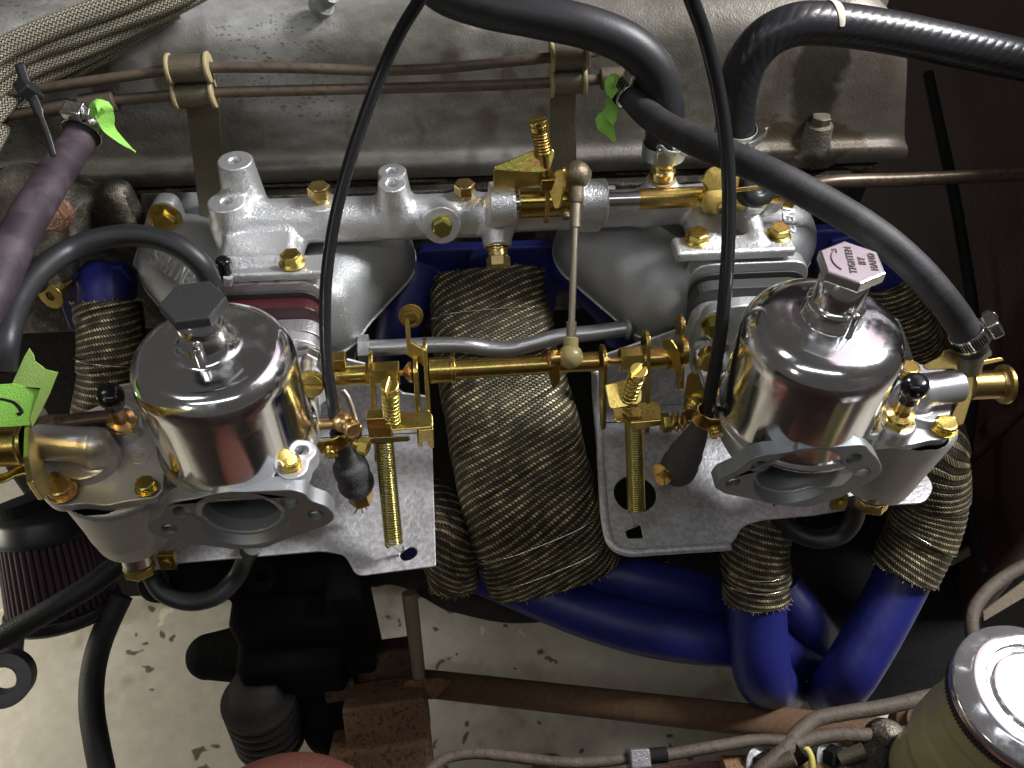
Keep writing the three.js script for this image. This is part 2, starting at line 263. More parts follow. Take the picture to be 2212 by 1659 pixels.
// cast cover: bare alloy with brown dirt, oil streaks and pitting
const spots = (u, v, per, s, thr) => { const x = Math.floor(u * per), y = Math.floor(v * per); let d = 1; for (let j = -1; j <= 1; j++) for (let i = -1; i <= 1; i++) { const a = ((x + i) % per + per) % per, b = ((y + j) % per + per) % per; if (hash(a, b, s) > thr) continue; const cx = (x + i + hash(a, b, s + 1)) / per, cy = (y + j + hash(a, b, s + 2)) / per, r = (0.15 + 0.4 * hash(a, b, s + 3)) / per; d = Math.min(d, Math.hypot(u - cx, v - cy) / r); } return d; };
const tCover = tex(1280, 640, (u, v) => {   // u along the engine 1.0 m, v up the side and over the top 0.5 m
  const wx = u + 0.012 * (fbm(u, v, 24, 90, 3) - 0.5), n = fbm(wx, v, 9, 91, 5), g = fbm(u, v, 70, 93, 3);
  let c = mixc([0.54, 0.537, 0.528], [0.78, 0.778, 0.77], sst(n, 0.25, 0.75));
  c = c.map((x) => x * (0.9 + 0.2 * g));
  const low = sst(fbm(wx * 1, v, 5, 95, 5) + 0.40 * (1 - v * 2.3), 0.40, 0.80);           // old oil and road dirt caked on the lower side
  c = mixc(c, mixc([0.29, 0.275, 0.24], [0.43, 0.41, 0.37], g), low * 0.85);
  const streak = sst(vn(wx, v * 0.16, 70, 97), 0.62, 0.85) * sst(v, 0.0, 0.05) * sst(0.34 - v, 0.0, 0.2);
  c = mixc(c, [0.30, 0.27, 0.22], streak * 0.7);
  const right = sst(u, 0.72, 0.95); c = mixc(c, [0.52, 0.475, 0.43], right * 0.55);
  const pit = Math.min(spots(wx, v, 210, 101, 0.12), spots(wx, v, 330, 105, 0.16));
  c = mixc(c, [0.33, 0.30, 0.26], sst(1.1 - pit, 0.1, 0.6) * sst(fbm(u, v, 9, 99, 3), 0.40, 0.75) * 0.7);
  const od = Math.hypot((u - 0.868) / 0.022, (v - 0.19) / 0.13) + 0.7 * (fbm(u, v, 40, 111, 4) - 0.5);   // wet oil run above the cover bolt
  c = mixc(c, [0.20, 0.18, 0.14], sst(1.15 - od, 0, 0.35) * 0.85);
  const o2 = Math.hypot((u - 0.865) / 0.06, (v - 0.055) / 0.04) + 1.5 * (fbm(u, v, 60, 115, 4) - 0.5);
  c = mixc(c, [0.30, 0.26, 0.19], sst(1.0 - o2, 0, 0.3) * 0.8);
  return c;
}, true);
const tHead = tex(512, 512, (u, v) => { const n = fbm(u, v, 4, 171, 6), g = fbm(u, v, 50, 175, 3); let c = mixc([0.22, 0.20, 0.165], [0.50, 0.47, 0.42], sst(n, 0.38, 0.68)); return c.map((x) => x * (0.8 + 0.4 * g)); }, true);
const tFloor = tex(768, 768, (u, v) => {
  const n = fbm(u, v, 6, 121, 6), g = fbm(u, v, 90, 125, 3); let c = mixc([0.65, 0.63, 0.575], [0.78, 0.76, 0.70], n).map((x) => x * (0.94 + 0.12 * g));
  c = mixc(c, [0.52, 0.48, 0.40], sst(fbm(u, v, 14, 128, 5), 0.56, 0.72) * 0.5);
  const wu = u + 0.045 * (fbm(u, v, 46, 131, 3) - 0.5), wv = v + 0.045 * (fbm(u, v, 46, 132, 3) - 0.5);
  c = mixc(c, [0.20, 0.18, 0.13], sst(1 - spots(wu, wv, 22, 135, 0.05) * 1.3, 0.0, 0.35) * 0.85);
  c = mixc(c, [0.27, 0.24, 0.19], sst(1 - spots(wu, wv, 60, 139, 0.08) * 1.3, 0, 0.4) * 0.8);
  c = mixc(c, [0.88, 0.84, 0.74], sst(1 - spots(wu, wv, 50, 149, 0.025) * 1.4, 0, 0.4) * 0.8);
  return mixc(c, [0.34, 0.31, 0.26], sst(1 - Math.abs(v - 0.61 - 0.006 * vn(u, v, 8, 151)) / 0.0035, 0, 1) * 0.5);
}, true);
// exhaust wrap: u counts stitches, v counts ribs
const weave = (u, v) => { const ru = u * 24, rv = v * 8, row = Math.floor(rv), fv = rv - row, k = Math.abs(fv - 0.5) * 2, rope = sst(0.52 - k, 0, 0.22), tw = (ru + fv * 1.3) % 1, weft = 0.5 + 0.5 * Math.cos((ru * 2 + row) * Math.PI); return { row, k, rope, tw, weft, cell: hash(Math.floor(ru + fv * 1.3) % 24, row, 5) }; };
const tWrap = tex(512, 512, (u, v) => {
  const q = weave(u, v), dirt = fbm(u, v, 6, 181, 4); let c = mixc([0.155, 0.13, 0.09], [0.42, 0.37, 0.265], (1 - q.rope) * q.weft * sst(q.k, 0.45, 0.8) * 0.8 + 0.12 * vn(u, v, 128, 7));
  c = mixc(c, [0.84, 0.79, 0.61], q.rope * sst(Math.sin(q.tw * Math.PI), 0.25, 0.8) * (0.6 + 0.4 * q.cell)); return c.map((x) => x * (0.66 + 0.5 * sst(dirt, 0.25, 0.75)));
}, true);
const tWrapB = tex(512, 512, (u, v) => { const q = weave(u, v); return Math.max(q.rope * (0.6 + 0.4 * Math.sin(q.tw * Math.PI)), 0.45 * q.weft * sst(q.k, 0.4, 0.75)); });
// plaited steel: u along, v round
const plait = (u, v) => { const a = u * 16 + v * 8, b = u * 16 - v * 8, over = (Math.floor(a) + Math.floor(b)) & 1, f = over ? a % 1 : ((b % 1) + 1) % 1, s = Math.sin(f * Math.PI); return [over, s, f]; };
const tBraid = tex(512, 512, (u, v) => { const [o, s, f] = plait(u, v), st = 0.75 + 0.25 * Math.sin(f * Math.PI * 8); return mixc([0.30, 0.275, 0.22], o ? [0.95, 0.92, 0.83] : [0.82, 0.79, 0.69], s * st); }, true);
const tBraidB = tex(512, 512, (u, v) => plait(u, v)[1]);
const tCord = tex(256, 256, (u, v) => { const a = (u * 12 + v * 6) % 1; return 0.6 * Math.sin(a * Math.PI) + 0.4 * fbm(u, v, 24, 161, 2); });
const M = {
  alloy: std({ color: lin(0.66, 0.66, 0.66), metalness: 0.85, roughness: 0.40, bumpMap: tCast, bumpScale: 0.0004, }),
  alloyBright: std({ color: lin(0.72, 0.72, 0.725), metalness: 0.82, roughness: 0.37, bumpMap: rep(tCast, 1.6), bumpScale: 0.0006 }),
  alloyMatt: std({ color: lin(0.42, 0.43, 0.43), metalness: 0.75, roughness: 0.42, bumpMap: tGrain, bumpScale: 0.0004 }),
  machined: std({ color: lin(0.70, 0.70, 0.70), metalness: 1, roughness: 0.3, bumpMap: tGrain, bumpScale: 0.00006 }),
  flange: std({ color: lin(0.30, 0.31, 0.32), metalness: 0.7, roughness: 0.46, bumpMap: tGrain, bumpScale: 0.00006 }),
  polish: std({ color: lin(0.86, 0.86, 0.87), metalness: 1, roughness: 1, roughnessMap: tSmudge }),
  alloySmooth: std({ color: lin(0.56, 0.56, 0.57), metalness: 0.65, roughness: 0.40, bumpMap: tGrain, bumpScale: 0.0002 }),
  bowl: std({ color: lin(0.40, 0.39, 0.375), metalness: 0.6, roughness: 0.42, bumpMap: tGrain, bumpScale: 0.0001 }),
  lid: std({ color: lin(0.54, 0.53, 0.525), metalness: 0.6, roughness: 0.42, bumpMap: tGrain, bumpScale: 0.00012 }),
  lidRaised: std({ color: lin(0.52, 0.51, 0.53), metalness: 0.7, roughness: 0.32, bumpMap: tGrain, bumpScale: 0.0001 }),
  capMetal: std({ color: lin(0.72, 0.69, 0.70), metalness: 1, roughness: 0.30, bumpMap: tGrain, bumpScale: 0.0001 }),
  letterDark: std({ color: lin(0.10, 0.085, 0.08), metalness: 0.5, roughness: 0.5 }),
  zincDull: std({ color: lin(0.42, 0.30, 0.10), metalness: 1, roughness: 0.34, bumpMap: tGrain, bumpScale: 0.0001 }),
  clipPale: std({ color: lin(0.40, 0.42, 0.40), metalness: 0.8, roughness: 0.4, bumpMap: tGrain, bumpScale: 0.0001 }),
  boot: std({ color: lin(0.060, 0.058, 0.056), roughness: 0.72, bumpMap: tCast, bumpScale: 0.0008 }),
  bootDark: std({ color: lin(0.015, 0.013, 0.010), roughness: 0.7, bumpMap: tCast, bumpScale: 0.0008 }),
  machinedDull: std({ color: lin(0.22, 0.21, 0.19), metalness: 0.8, roughness: 0.45 }),
  thread: std({ color: lin(0.36, 0.31, 0.20), roughness: 0.6 }),
  tray: std({ color: lin(0.020, 0.017, 0.012), roughness: 0.8, bumpMap: tCast, bumpScale: 0.001 }),
  rustDark: std({ map: rep(tRust, 1), color: lin(0.5, 0.48, 0.46), roughness: 0.88, bumpMap: tCast, bumpScale: 0.0012 }),
  hoseDark: std({ color: lin(0.010, 0.0098, 0.0095), roughness: 0.6, bumpMap: rep(tGrain, 14), bumpScale: 0.0004 }),
  greyPaint: std({ color: lin(0.17, 0.16, 0.165), metalness: 0.3, roughness: 0.55, bumpMap: tCast, bumpScale: 0.0008 }),
  valveAlloy: std({ map: rep(tHead, 2), color: lin(1, 0.98, 1), metalness: 0.6, roughness: 0.5, bumpMap: tCast, bumpScale: 0.001 }),
  wireYellow: std({ color: lin(0.42, 0.38, 0.06), roughness: 0.5 }),
  chrome: std({ color: lin(0.80, 0.80, 0.81), metalness: 1, roughness: 0.06 }),
  shield: std({ map: tShield, metalness: 0.55, roughness: 0.5, bumpMap: rep(tHammer, 2), bumpScale: 0.00018 }),
  cover: std({ map: tCover, metalness: 0.35, roughness: 0.46, bumpMap: rep(tCast, 10, 5), bumpScale: 0.0003 }),
  head: std({ color: lin(0.17, 0.16, 0.14), metalness: 0.5, roughness: 0.62, bumpMap: tCast, bumpScale: 0.001 }),
  headMat: std({ map: rep(tHead, 1), metalness: 0.45, roughness: 0.6, bumpMap: tCast, bumpScale: 0.001 }),
  rustFit: std({ color: lin(0.30, 0.17, 0.11), metalness: 0.7, roughness: 0.4, bumpMap: tCast, bumpScale: 0.0012 }),
  plugGreen: std({ color: lin(0.50, 0.44, 0.13), metalness: 1, roughness: 0.3 }),
  zinc: std({ map: tZinc, metalness: 1, roughness: 0.27, bumpMap: tGrain, bumpScale: 0.00004 }),
  zincDark: std({ color: lin(0.40, 0.31, 0.12), metalness: 1, roughness: 0.26 }),
  brass: std({ color: lin(0.74, 0.55, 0.22), metalness: 1, roughness: 0.26 }),
  copper: std({ color: lin(0.76, 0.51, 0.22), metalness: 1, roughness: 0.28 }),
  springGold: std({ color: lin(0.52, 0.46, 0.15), metalness: 1, roughness: 0.22 }),
  steel: std({ color: lin(0.72, 0.72, 0.70), metalness: 1, roughness: 0.2 }),
  steelWorn: std({ color: lin(0.32, 0.28, 0.21), metalness: 0.9, roughness: 0.42, bumpMap: tGrain, bumpScale: 0.0002 }),
  silver: std({ color: lin(0.50, 0.50, 0.50), metalness: 0.85, roughness: 0.34, bumpMap: tGrain, bumpScale: 0.0003 }),
  rubber: std({ color: lin(0.016, 0.016, 0.017), roughness: 0.42 }),
  rubberMatt: std({ map: rep(tDusty, 12, 2), roughness: 0.55, bumpMap: rep(tGrain, 10), bumpScale: 0.0003 }),
  hosePlain: std({ color: lin(0.016, 0.016, 0.018), roughness: 0.46, bumpMap: rep(tGrain, 14), bumpScale: 0.00007 }),
  hoseDusty: std({ map: rep(tDusty, 10, 6), color: lin(0.72, 0.72, 0.74), roughness: 0.62, bumpMap: rep(tGrain, 14), bumpScale: 0.00012 }),
  hosePurple: std({ map: rep(tPurple, 8, 6), color: lin(0.56, 0.60, 0.62), roughness: 0.62, bumpMap: rep(tGrain, 12), bumpScale: 0.00012 }),
  hoseCord: std({ color: lin(0.018, 0.018, 0.020), roughness: 0.33, bumpMap: rep(tCord, 11, 15), bumpScale: 0.00035 }),
  cable: std({ color: lin(0.012, 0.012, 0.013), roughness: 0.3, bumpMap: rep(tGrain, 8), bumpScale: 0.00006 }),
  plasticCap: std({ color: lin(0.026, 0.026, 0.027), roughness: 0.55, bumpMap: tGrain, bumpScale: 0.0003 }),
  blackGloss: std({ color: lin(0.008, 0.008, 0.009), roughness: 0.16 }),
  blackMatt: new THREE.MeshPhysicalMaterial({ color: lin(0.0065, 0.006, 0.0055), roughness: 0.75, specularIntensity: 0.4, bumpMap: tCast, bumpScale: 0.0008, side: THREE.DoubleSide }),
  blackDark: new THREE.MeshPhysicalMaterial({ color: lin(0.004, 0.0039, 0.0037), roughness: 0.8, specularIntensity: 0.3, bumpMap: tCast, bumpScale: 0.002, side: THREE.DoubleSide }),
  ink: std({ color: lin(0.012, 0.012, 0.012), roughness: 0.6 }),
  blue: std({ color: lin(0.012, 0.0155, 0.130), roughness: 0.46, bumpMap: tGrain, bumpScale: 0.0003 }),
  wrap: std({ map: tWrap, metalness: 0.25, roughness: 0.42, bumpMap: tWrapB, bumpScale: 0.0009 }),
  wire: std({ color: lin(0.62, 0.58, 0.48), metalness: 1, roughness: 0.25 }),
  braid: std({ map: tBraid, metalness: 0.15, roughness: 0.42, bumpMap: tBraidB, bumpScale: 0.0009 }),
  pipe: std({ map: rep(tPipe, 6, 8), metalness: 0.35, roughness: 0.55 }),
  rodBrown: std({ map: rep(tPipe, 9, 8), metalness: 0.6, roughness: 0.38 }),
  rust: std({ map: rep(tRust, 1), roughness: 0.86, bumpMap: tCast, bumpScale: 0.0012 }),
  rustTube: std({ map: rep(tRust, 5), roughness: 0.8, bumpMap: rep(tCast, 8), bumpScale: 0.0008 }),
  brakePipe: std({ map: rep(tPipe, 9, 6), color: lin(0.6, 0.59, 0.58), roughness: 0.7, bumpMap: rep(tCast, 10), bumpScale: 0.0006 }),
  bracket: std({ color: lin(0.16, 0.14, 0.095), metalness: 0.6, roughness: 0.52, bumpMap: tCast, bumpScale: 0.0005 }),
  rubberTan: std({ color: lin(0.36, 0.29, 0.15), roughness: 0.6 }),
  nylon: new THREE.MeshPhysicalMaterial({ color: lin(0.33, 0.27, 0.11), roughness: 0.35, clearcoat: 0.3 }),
  ballBrown: std({ color: lin(0.18, 0.145, 0.095), metalness: 0.7, roughness: 0.35, bumpMap: tCast, bumpScale: 0.0006 }),
  tape: std({ color: lin(0.30, 0.66, 0.10), roughness: 0.6, bumpMap: tGrain, bumpScale: 0.0004 }),
  tapePale: std({ color: lin(0.44, 0.68, 0.17), roughness: 0.6, bumpMap: tGrain, bumpScale: 0.0004 }),
  maroon: std({ color: lin(0.055, 0.010, 0.012), roughness: 0.35 }),
  spacer: std({ color: lin(0.045, 0.044, 0.042), roughness: 0.55 }),
  gasket: std({ color: lin(0.30, 0.24, 0.13), roughness: 0.85 }),
  floor: std({ map: tFloor, roughness: 0.72, bumpMap: tCast, bumpScale: 0.0006 }),
  wingRed: std({ color: lin(0.105, 0.038, 0.026), roughness: 0.42, bumpMap: tCast, bumpScale: 0.0006 }),
  wingShaded: std({ color: lin(0.014, 0.006, 0.005), roughness: 0.6 }),  // brick red with shade put into the colour, so its mirror image stays dark
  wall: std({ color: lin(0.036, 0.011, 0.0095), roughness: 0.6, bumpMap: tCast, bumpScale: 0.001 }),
  reservoir: new THREE.MeshPhysicalMaterial({ color: lin(0.33, 0.31, 0.15), roughness: 0.42, transmission: 0.0, clearcoat: 0.15 }),
  lidMetal: std({ color: lin(0.74, 0.72, 0.745), metalness: 0.85, roughness: 1, roughnessMap: rep(tSmudge, 3) }),
  pleat: std({ color: lin(0.034, 0.013, 0.020), roughness: 0.7 }),
  whiteMark: std({ color: lin(0.62, 0.56, 0.44), roughness: 0.8 }),
  railTan: std({ color: lin(0.20, 0.16, 0.11), roughness: 0.6, bumpMap: tCast, bumpScale: 0.0008 }),
};
for (const m of Object.values(M)) if (m.bumpMap === tGrain && m !== M.zinc) m.bumpMap = rep(tGrain, 3);
// ---------------------------------------------------------------- the setting: floor and the dark panels of the bay
{
  const f = new THREE.PlaneGeometry(9, 9); f.rotateX(-Math.PI / 2); f.translate(-0.35, -0.75, 0.1);
  const uv = f.attributes.uv; for (let i = 0; i < uv.count; i++) uv.setXY(i, uv.getX(i) * 8, uv.getY(i) * 8);
  const m = add('floor', f, M.floor, scene); m.userData = { label: 'cream concrete workshop floor with dark oil spots', kind: 'structure' };
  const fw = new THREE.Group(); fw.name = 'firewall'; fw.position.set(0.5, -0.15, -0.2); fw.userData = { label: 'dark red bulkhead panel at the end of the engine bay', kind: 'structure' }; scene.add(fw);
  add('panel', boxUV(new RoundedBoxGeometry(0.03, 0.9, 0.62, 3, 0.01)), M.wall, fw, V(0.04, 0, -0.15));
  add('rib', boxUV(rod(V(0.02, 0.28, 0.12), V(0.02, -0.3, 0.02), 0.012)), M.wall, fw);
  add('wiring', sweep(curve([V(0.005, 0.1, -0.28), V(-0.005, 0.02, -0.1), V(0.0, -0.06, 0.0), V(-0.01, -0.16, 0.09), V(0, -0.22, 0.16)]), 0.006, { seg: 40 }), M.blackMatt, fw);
}
{ // the wing the photographer leans over, seen mirrored in the polished chambers
  const t = thing('front_wing', 'car wing along the near side of the engine bay, its brick red darkened as if shaded', 'car wing');
  add('inner_panel', boxUV(new RoundedBoxGeometry(2.2, 0.62, 0.02, 3, 0.008).translate(0.35, -0.28, 0.36)), M.wingShaded, t);
  add('wing_top', boxUV(new RoundedBoxGeometry(2.2, 0.03, 0.5, 4, 0.014).translate(0.35, 0.03, 0.60)), M.wingShaded, t);
  add('outer_panel', boxUV(new RoundedBoxGeometry(2.2, 0.6, 0.02, 3, 0.008).translate(0.35, -0.27, 0.84)), M.wingShaded, t);
}
// ---------------------------------------------------------------- cylinder head and its cover
{
  const t = thing('valve_cover', 'stained cast alloy engine cover behind both carburettors', 'engine cover');
  const pr = [[0.0015, -0.2355], [0.004, -0.2345], [0.0135, -0.2345], [0.0165, -0.236], [0.0185, -0.241], [0.022, -0.2445], [0.03, -0.2465], [0.055, -0.2505], [0.08, -0.2545], [0.098, -0.2585], [0.110, -0.264], [0.119, -0.272], [0.126, -0.283], [0.130, -0.297], [0.132, -0.315], [0.1325, -0.35], [0.1325, -0.46]].map(([y, z]) => V(0, y, z));
  const cv = new THREE.CatmullRomCurve3(pr, false, 'centripetal'), nV = 110, nX = 90, pos = [], uv = [], idx = [], X0 = -0.62;
  const xe = (y) => 0.362 - 0.26 * Math.max(y - 0.012, 0) - (y > 0.11 ? (y - 0.11) * 1.2 : 0);
  const L = cv.getLength();
  for (let i = 0; i <= nX; i++) for (let j = 0; j <= nV; j++) {
    const p = cv.getPointAt(j / nV), s = Math.pow(i / nX, 0.9), x = X0 + (xe(p.y) - X0) * s;
    // shallow ribs cast into the shoulder, a swell at the front end and a soft unevenness
    let o = 0.0016 * (fbm(x * 0.7 + 3, j / nV * 0.35, 16, 9, 3) - 0.5);
    const sh = Math.exp(-Math.pow((p.y - 0.11) / 0.03, 2));
    for (const rx of [-0.265, -0.235, -0.02]) o += 0.0035 * sh * Math.exp(-Math.pow((x - rx + (p.z + 0.27) * 0.5) / 0.008, 2));
    const rd = i === nX ? -0.004 : i === nX - 1 ? -0.001 : 0;
    pos.push(x, p.y + o * 0.7 + rd, p.z + o * 0.7 + rd); uv.push((x + 0.6) / 1.0, j / nV * L / 0.5);
  }
  const w = nV + 1; for (let i = 0; i < nX; i++) for (let j = 0; j < nV; j++) { const a = i * w + j, b = a + w; idx.push(a, b, a + 1, a + 1, b, b + 1); }
  const g = new THREE.BufferGeometry(); g.setAttribute('position', new THREE.Float32BufferAttribute(pos, 3)); g.setAttribute('uv', new THREE.Float32BufferAttribute(uv, 2)); g.setIndex(idx); g.computeVertexNormals();
  const e = [], eu = [], ei = []; const c0 = V(0.33, 0.05, -0.4); e.push(c0.x, c0.y, c0.z); eu.push(0.93, 0.1);
  for (let j = 0; j <= nV; j++) { const k = (nX * w + j) * 3; e.push(pos[k], pos[k + 1], pos[k + 2]); eu.push(0.93 + (pos[k + 2] + 0.4) * 0.4, pos[k + 1]); if (j) ei.push(0, j, j + 1); }
  const cap = new THREE.BufferGeometry(); cap.setAttribute('position', new THREE.Float32BufferAttribute(e, 3)); cap.setAttribute('uv', new THREE.Float32BufferAttribute(eu, 2)); cap.setIndex(ei); cap.computeVertexNormals();
  add('cover', merge([g, cap]), M.cover, t);
  // the cover bolt in its seat at the right end
  const sp = atZ(1780, 262, -0.238);
  const seat = nets(V(sp.x - 0.03, -0.002, -0.262), V(sp.x + 0.03, 0.05, -0.222), 0.0011, uni(0.012, [cylS(V(sp.x, 0.0, -0.241), V(sp.x, 0.034, -0.2445), 0.0145, 0.0115), boxS(V(sp.x, 0.006, -0.243), 0.026, 0.006, 0.008)]));
  add('bolt_seat', seat, M.headMat, t);
  add('bolt', merge([hexHead(0.0085, 0.007, { flange: 0.0115, turn: 0.3 })]), M.bracket, t, V(sp.x, 0.034, -0.2445));
  add('cover_spigot', xf(turned([[0.009, 0], [0.009, 0.006], [0.006, 0.010], [0.006, 0.018], [0, 0.018]], 28), atZ(690, 18, -0.27), toDir(V(0.6, 0.7, 0.4))), M.alloyMatt, t);
}
{
  const t = thing('cylinder_head', 'dirty alloy cylinder head under the stained engine cover', 'cylinder head');
  add('block', boxUV(new RoundedBoxGeometry(0.95, 0.16, 0.2, 4, 0.006).translate(-0.135, -0.0825, -0.34)), M.headMat, t);
  add('gasket', boxUV(new THREE.BoxGeometry(0.935, 0.0028, 0.19).translate(-0.13, -0.0004, -0.333)), M.blackMatt, t);
  add('port_face', boxUV(new RoundedBoxGeometry(0.57, 0.10, 0.014, 3, 0.003).translate(0.03, -0.055, -0.234)), M.headMat, t);
  add('rib', boxUV(new RoundedBoxGeometry(0.03, 0.035, 0.012, 3, 0.004).translate(0.265, -0.022, -0.231)), M.headMat, t);
  add('block_lower', boxUV(new RoundedBoxGeometry(0.86, 0.54, 0.2, 4, 0.01).translate(-0.13, -0.43, -0.36)), M.blackMatt, t);
}
// front end casting left of the manifold: housing, neck, brass union
{
  const t = thing('coolant_housing', 'grimy brown coolant housing at the left end of the head', 'housing');
  const a = (x, y, z) => atZ(x, y, z);
  const f = uni(0.014, [capS(a(-60, 460, -0.22), a(120, 440, -0.225), 0.032), capS(a(60, 420, -0.2), a(90, 560, -0.2), 0.024), cylS(a(115, 430, -0.2), a(120, 520, -0.2), 0.019, 0.023), boxS(a(190, 500, -0.22), 0.04, 0.04, 0.014, 0.006), capS(a(255, 420, -0.212), a(280, 470, -0.212), 0.012), capS(a(-40, 600, -0.2), a(90, 590, -0.2), 0.018)]);
  add('casting', nets(V(-0.42, -0.13, -0.28), V(-0.26, 0.05, -0.145), 0.0018, f), M.headMat, t);
  const p = a(118, 460, -0.176); put('rusty_fitting', hexHead(0.012, 0.012, { flange: 0.014 }), M.rustFit, t, p, V(0.1, 0.4, 1));
  const q = a(45, 575, -0.16);
  put('union_collar', turned([[0, 0], [0.012, 0], [0.012, 0.006], [0, 0.006]], 28), M.alloyBright, t, q, V(-0.15, -0.8, 0.55));
  put('union_nut', hexHead(0.0115, 0.012, {}), M.brass, t, q.clone().addScaledVector(V(-0.15, -0.8, 0.55).normalize(), 0.0065), V(-0.15, -0.8, 0.55));
}
// ---------------------------------------------------------------- the two fuel pipes and the straps that carry them
{
  const zP = -0.218;
  const up = [[-90, 215], [30, 200], [180, 178], [290, 162], [362, 152], [460, 146], [650, 147], [800, 152], [930, 149], [1060, 137], [1190, 124], [1275, 114], [1320, 98], [1365, 70]].map(([x, y]) => atZ(x, y, x > 1280 ? zP - 0.002 - (x - 1280) * 1e-4 : zP));
  solo('fuel_pipe', sweep(curve(up), 0.0038, { seg: 160, rad: 14 }), M.pipe, 'upper of the two thin brown pipes along the engine cover', 'pipe', null);
  const lowT = thing('fuel_pipe', 'lower of the two thin brown pipes, thick sleeves at its ends', 'pipe');
  const lo = [[-60, 262], [60, 243], [150, 228], [250, 217], [372, 206], [465, 200], [700, 194], [900, 189], [1060, 184], [1190, 178], [1300, 171]].map(([x, y]) => atZ(x, y, zP + 0.001));
  add('tube', sweep(curve(lo), 0.0040, { seg: 140, rad: 14 }), M.pipe, lowT);
  const sl = (x0, y0, x1, y1, r) => turnedBetween(atZ(x0, y0, zP + 0.001), atZ(x1, y1, zP + 0.001), r);
  add('sleeve', sl(100, 237, 152, 228, 0.0056), M.pipe, lowT); add('sleeve', sl(176, 228, 252, 216, 0.0078), M.pipe, lowT); add('sleeve', sl(1296, 171, 1362, 166, 0.0078), M.pipe, lowT);
  function turnedBetween(a, b, r) { const d = b.clone().sub(a), L = d.length(); return xf(turned([[0.003, 0], [r, 0.0006], [r, L - 0.0006], [0.003, L]], 28, 0.0004), a, toDir(d)); }
  for (const [label, xs, ys, s0, s1] of [['brown strap with two pipe clips near the green tape at left', [[362, 455], [377, 466]], [[149, 145], [206, 200]], [395, 470, 225], [432, 488, 462]], ['brown strap with two pipe clips behind the gold spring screw', [[1188, 1272], [1187, 1266]], [[123, 114], [179, 173]], [1188, 1242, 200], [1188, 1246, 440]]]) {
    const t = thing('pipe_strap', label, 'strap', V(0, 0, 0), 'straps holding the fuel pipes');
    for (let k = 0; k < 2; k++) {
      const a = atZ(xs[k][0], ys[k][0], zP), b = atZ(xs[k][1], ys[k][1], zP), d = b.clone().sub(a), L = d.length(), n = d.clone().normalize();
      const c = add('clip', xf(turned([[0.0066, 0.002], [0.0094, 0.002], [0.0094, L - 0.002], [0.0066, L - 0.002]], 32), a, toDir(d)), M.bracket, t);
      const rim = () => turned([[0.004, 0], [0.0108, 0], [0.0108, 0.0032], [0.004, 0.0032]], 30, 0.0008);
      add('rubber_rim', xf(rim(), a, toDir(d)), M.rubberTan, c); add('rubber_rim', xf(rim(), a.clone().addScaledVector(n, L - 0.0032), toDir(d)), M.rubberTan, c);
    }
    const zs = zP - 0.009; const [ax, bx, ay] = s0, [cx, dx, cy] = s1;
    add('strap', boxUV(plate([[ax, ay - 60], [bx, ay - 60], [dx, cy], [cx, cy]], atZ(ax, ay, zs), V(0, 0.06, 1), 0.0022, { bevel: 0.0003 })), M.bracket, t);
  }
}
// ---------------------------------------------------------------- braided hoses in the corner, with their cable tie
{
  const paths = [
    [[-80, 160], [0, 110], [60, 80], [144, 45], [252, 6], [360, -40]],
    [[-80, 215], [0, 148], [72, 108], [160, 78], [252, 44], [345, 10], [420, -25]],
    [[-80, 260], [0, 186], [72, 146], [180, 104], [288, 55], [372, 14], [450, -30]],
    [[-80, 330], [0, 236], [54, 184], [144, 140], [240, 90], [306, 50], [372, 16], [440, -20]],
    [[-60, 400], [-4, 290], [38, 226], [90, 188], [160, 150], [240, 108], [310, 62], [380, 22]],
  ];
  const dep = [0.585, 0.596, 0.606, 0.616, 0.63], w = ['topmost', 'second from the top', 'middle', 'second from the bottom', 'lowest'];
  paths.forEach((p, i) => solo('braided_hose', sweep(curve(p.map(([x, y]) => at(x, y, dep[i] - 0.00006 * (x > 0 ? 0 : -x)))), [0.0078, 0.0070, 0.0066, 0.0066, 0.0062][i], { seg: 140, rad: 28, uv: (s, g, a) => [s / 0.048, a / (Math.PI * 2) * 2] }), M.braid, w[i] + ' of the five steel-braided hoses in the corner', 'hose', 'steel-braided hoses bundled in the corner'));
  const t = thing('cable_tie', 'black cable tie standing up from the braided hoses', 'cable tie');
  const q = (x, y) => at(x, y, 0.565);
  add('tail', sweep(curve([q(42, 138), q(58, 185), q(76, 222), q(92, 262), q(106, 300), q(116, 338)]), (s) => (s < 0.55 ? 0.0032 : 0.0019), { seg: 30, rad: 12, flat: 0.5, power: 4, side: XA }), M.rubber, t);
  add('lock', xf(new RoundedBoxGeometry(0.011, 0.016, 0.009, 3, 0.0015), q(62, 196), toDir(V(0.35, -1, -0.6))), M.rubber, t);
}
// ---------------------------------------------------------------- intake manifolds
const BORE_Y = -0.06;
function emboss(s, size, from, to, fn, mat, parent, off) {   // raised letters set one by one along a line of sight path on the casting
  [...s].forEach((ch, i) => { if (ch === ' ') return; const t = (i + 0.5) / s.length, px = lerp(from[0], to[0], t), py = lerp(from[1], to[1], t), [p, n] = meets(px, py, fn, 0.5, off ?? V(0, 0, 0)), [q] = meets(px + (to[0] - from[0]) * 0.03, py + (to[1] - from[1]) * 0.03, fn, 0.5, off ?? V(0, 0, 0)), ex = q.sub(p).addScaledVector(n, -q.dot(n)).normalize(), ey = n.clone().cross(ex);
    const g = glyphs(ch, size, 0.0012, 0.00025).applyMatrix4(new THREE.Matrix4().makeBasis(ex, ey, n).setPosition(p.clone().addScaledVector(n, -0.0006)));
    add('letter', boxUV(g), mat, parent); });
}
const mirrorless = { L: { cx: -0.178, px: -0.178, s: 1 }, R: { cx: 0.192, px: 0.166, s: 1 } };
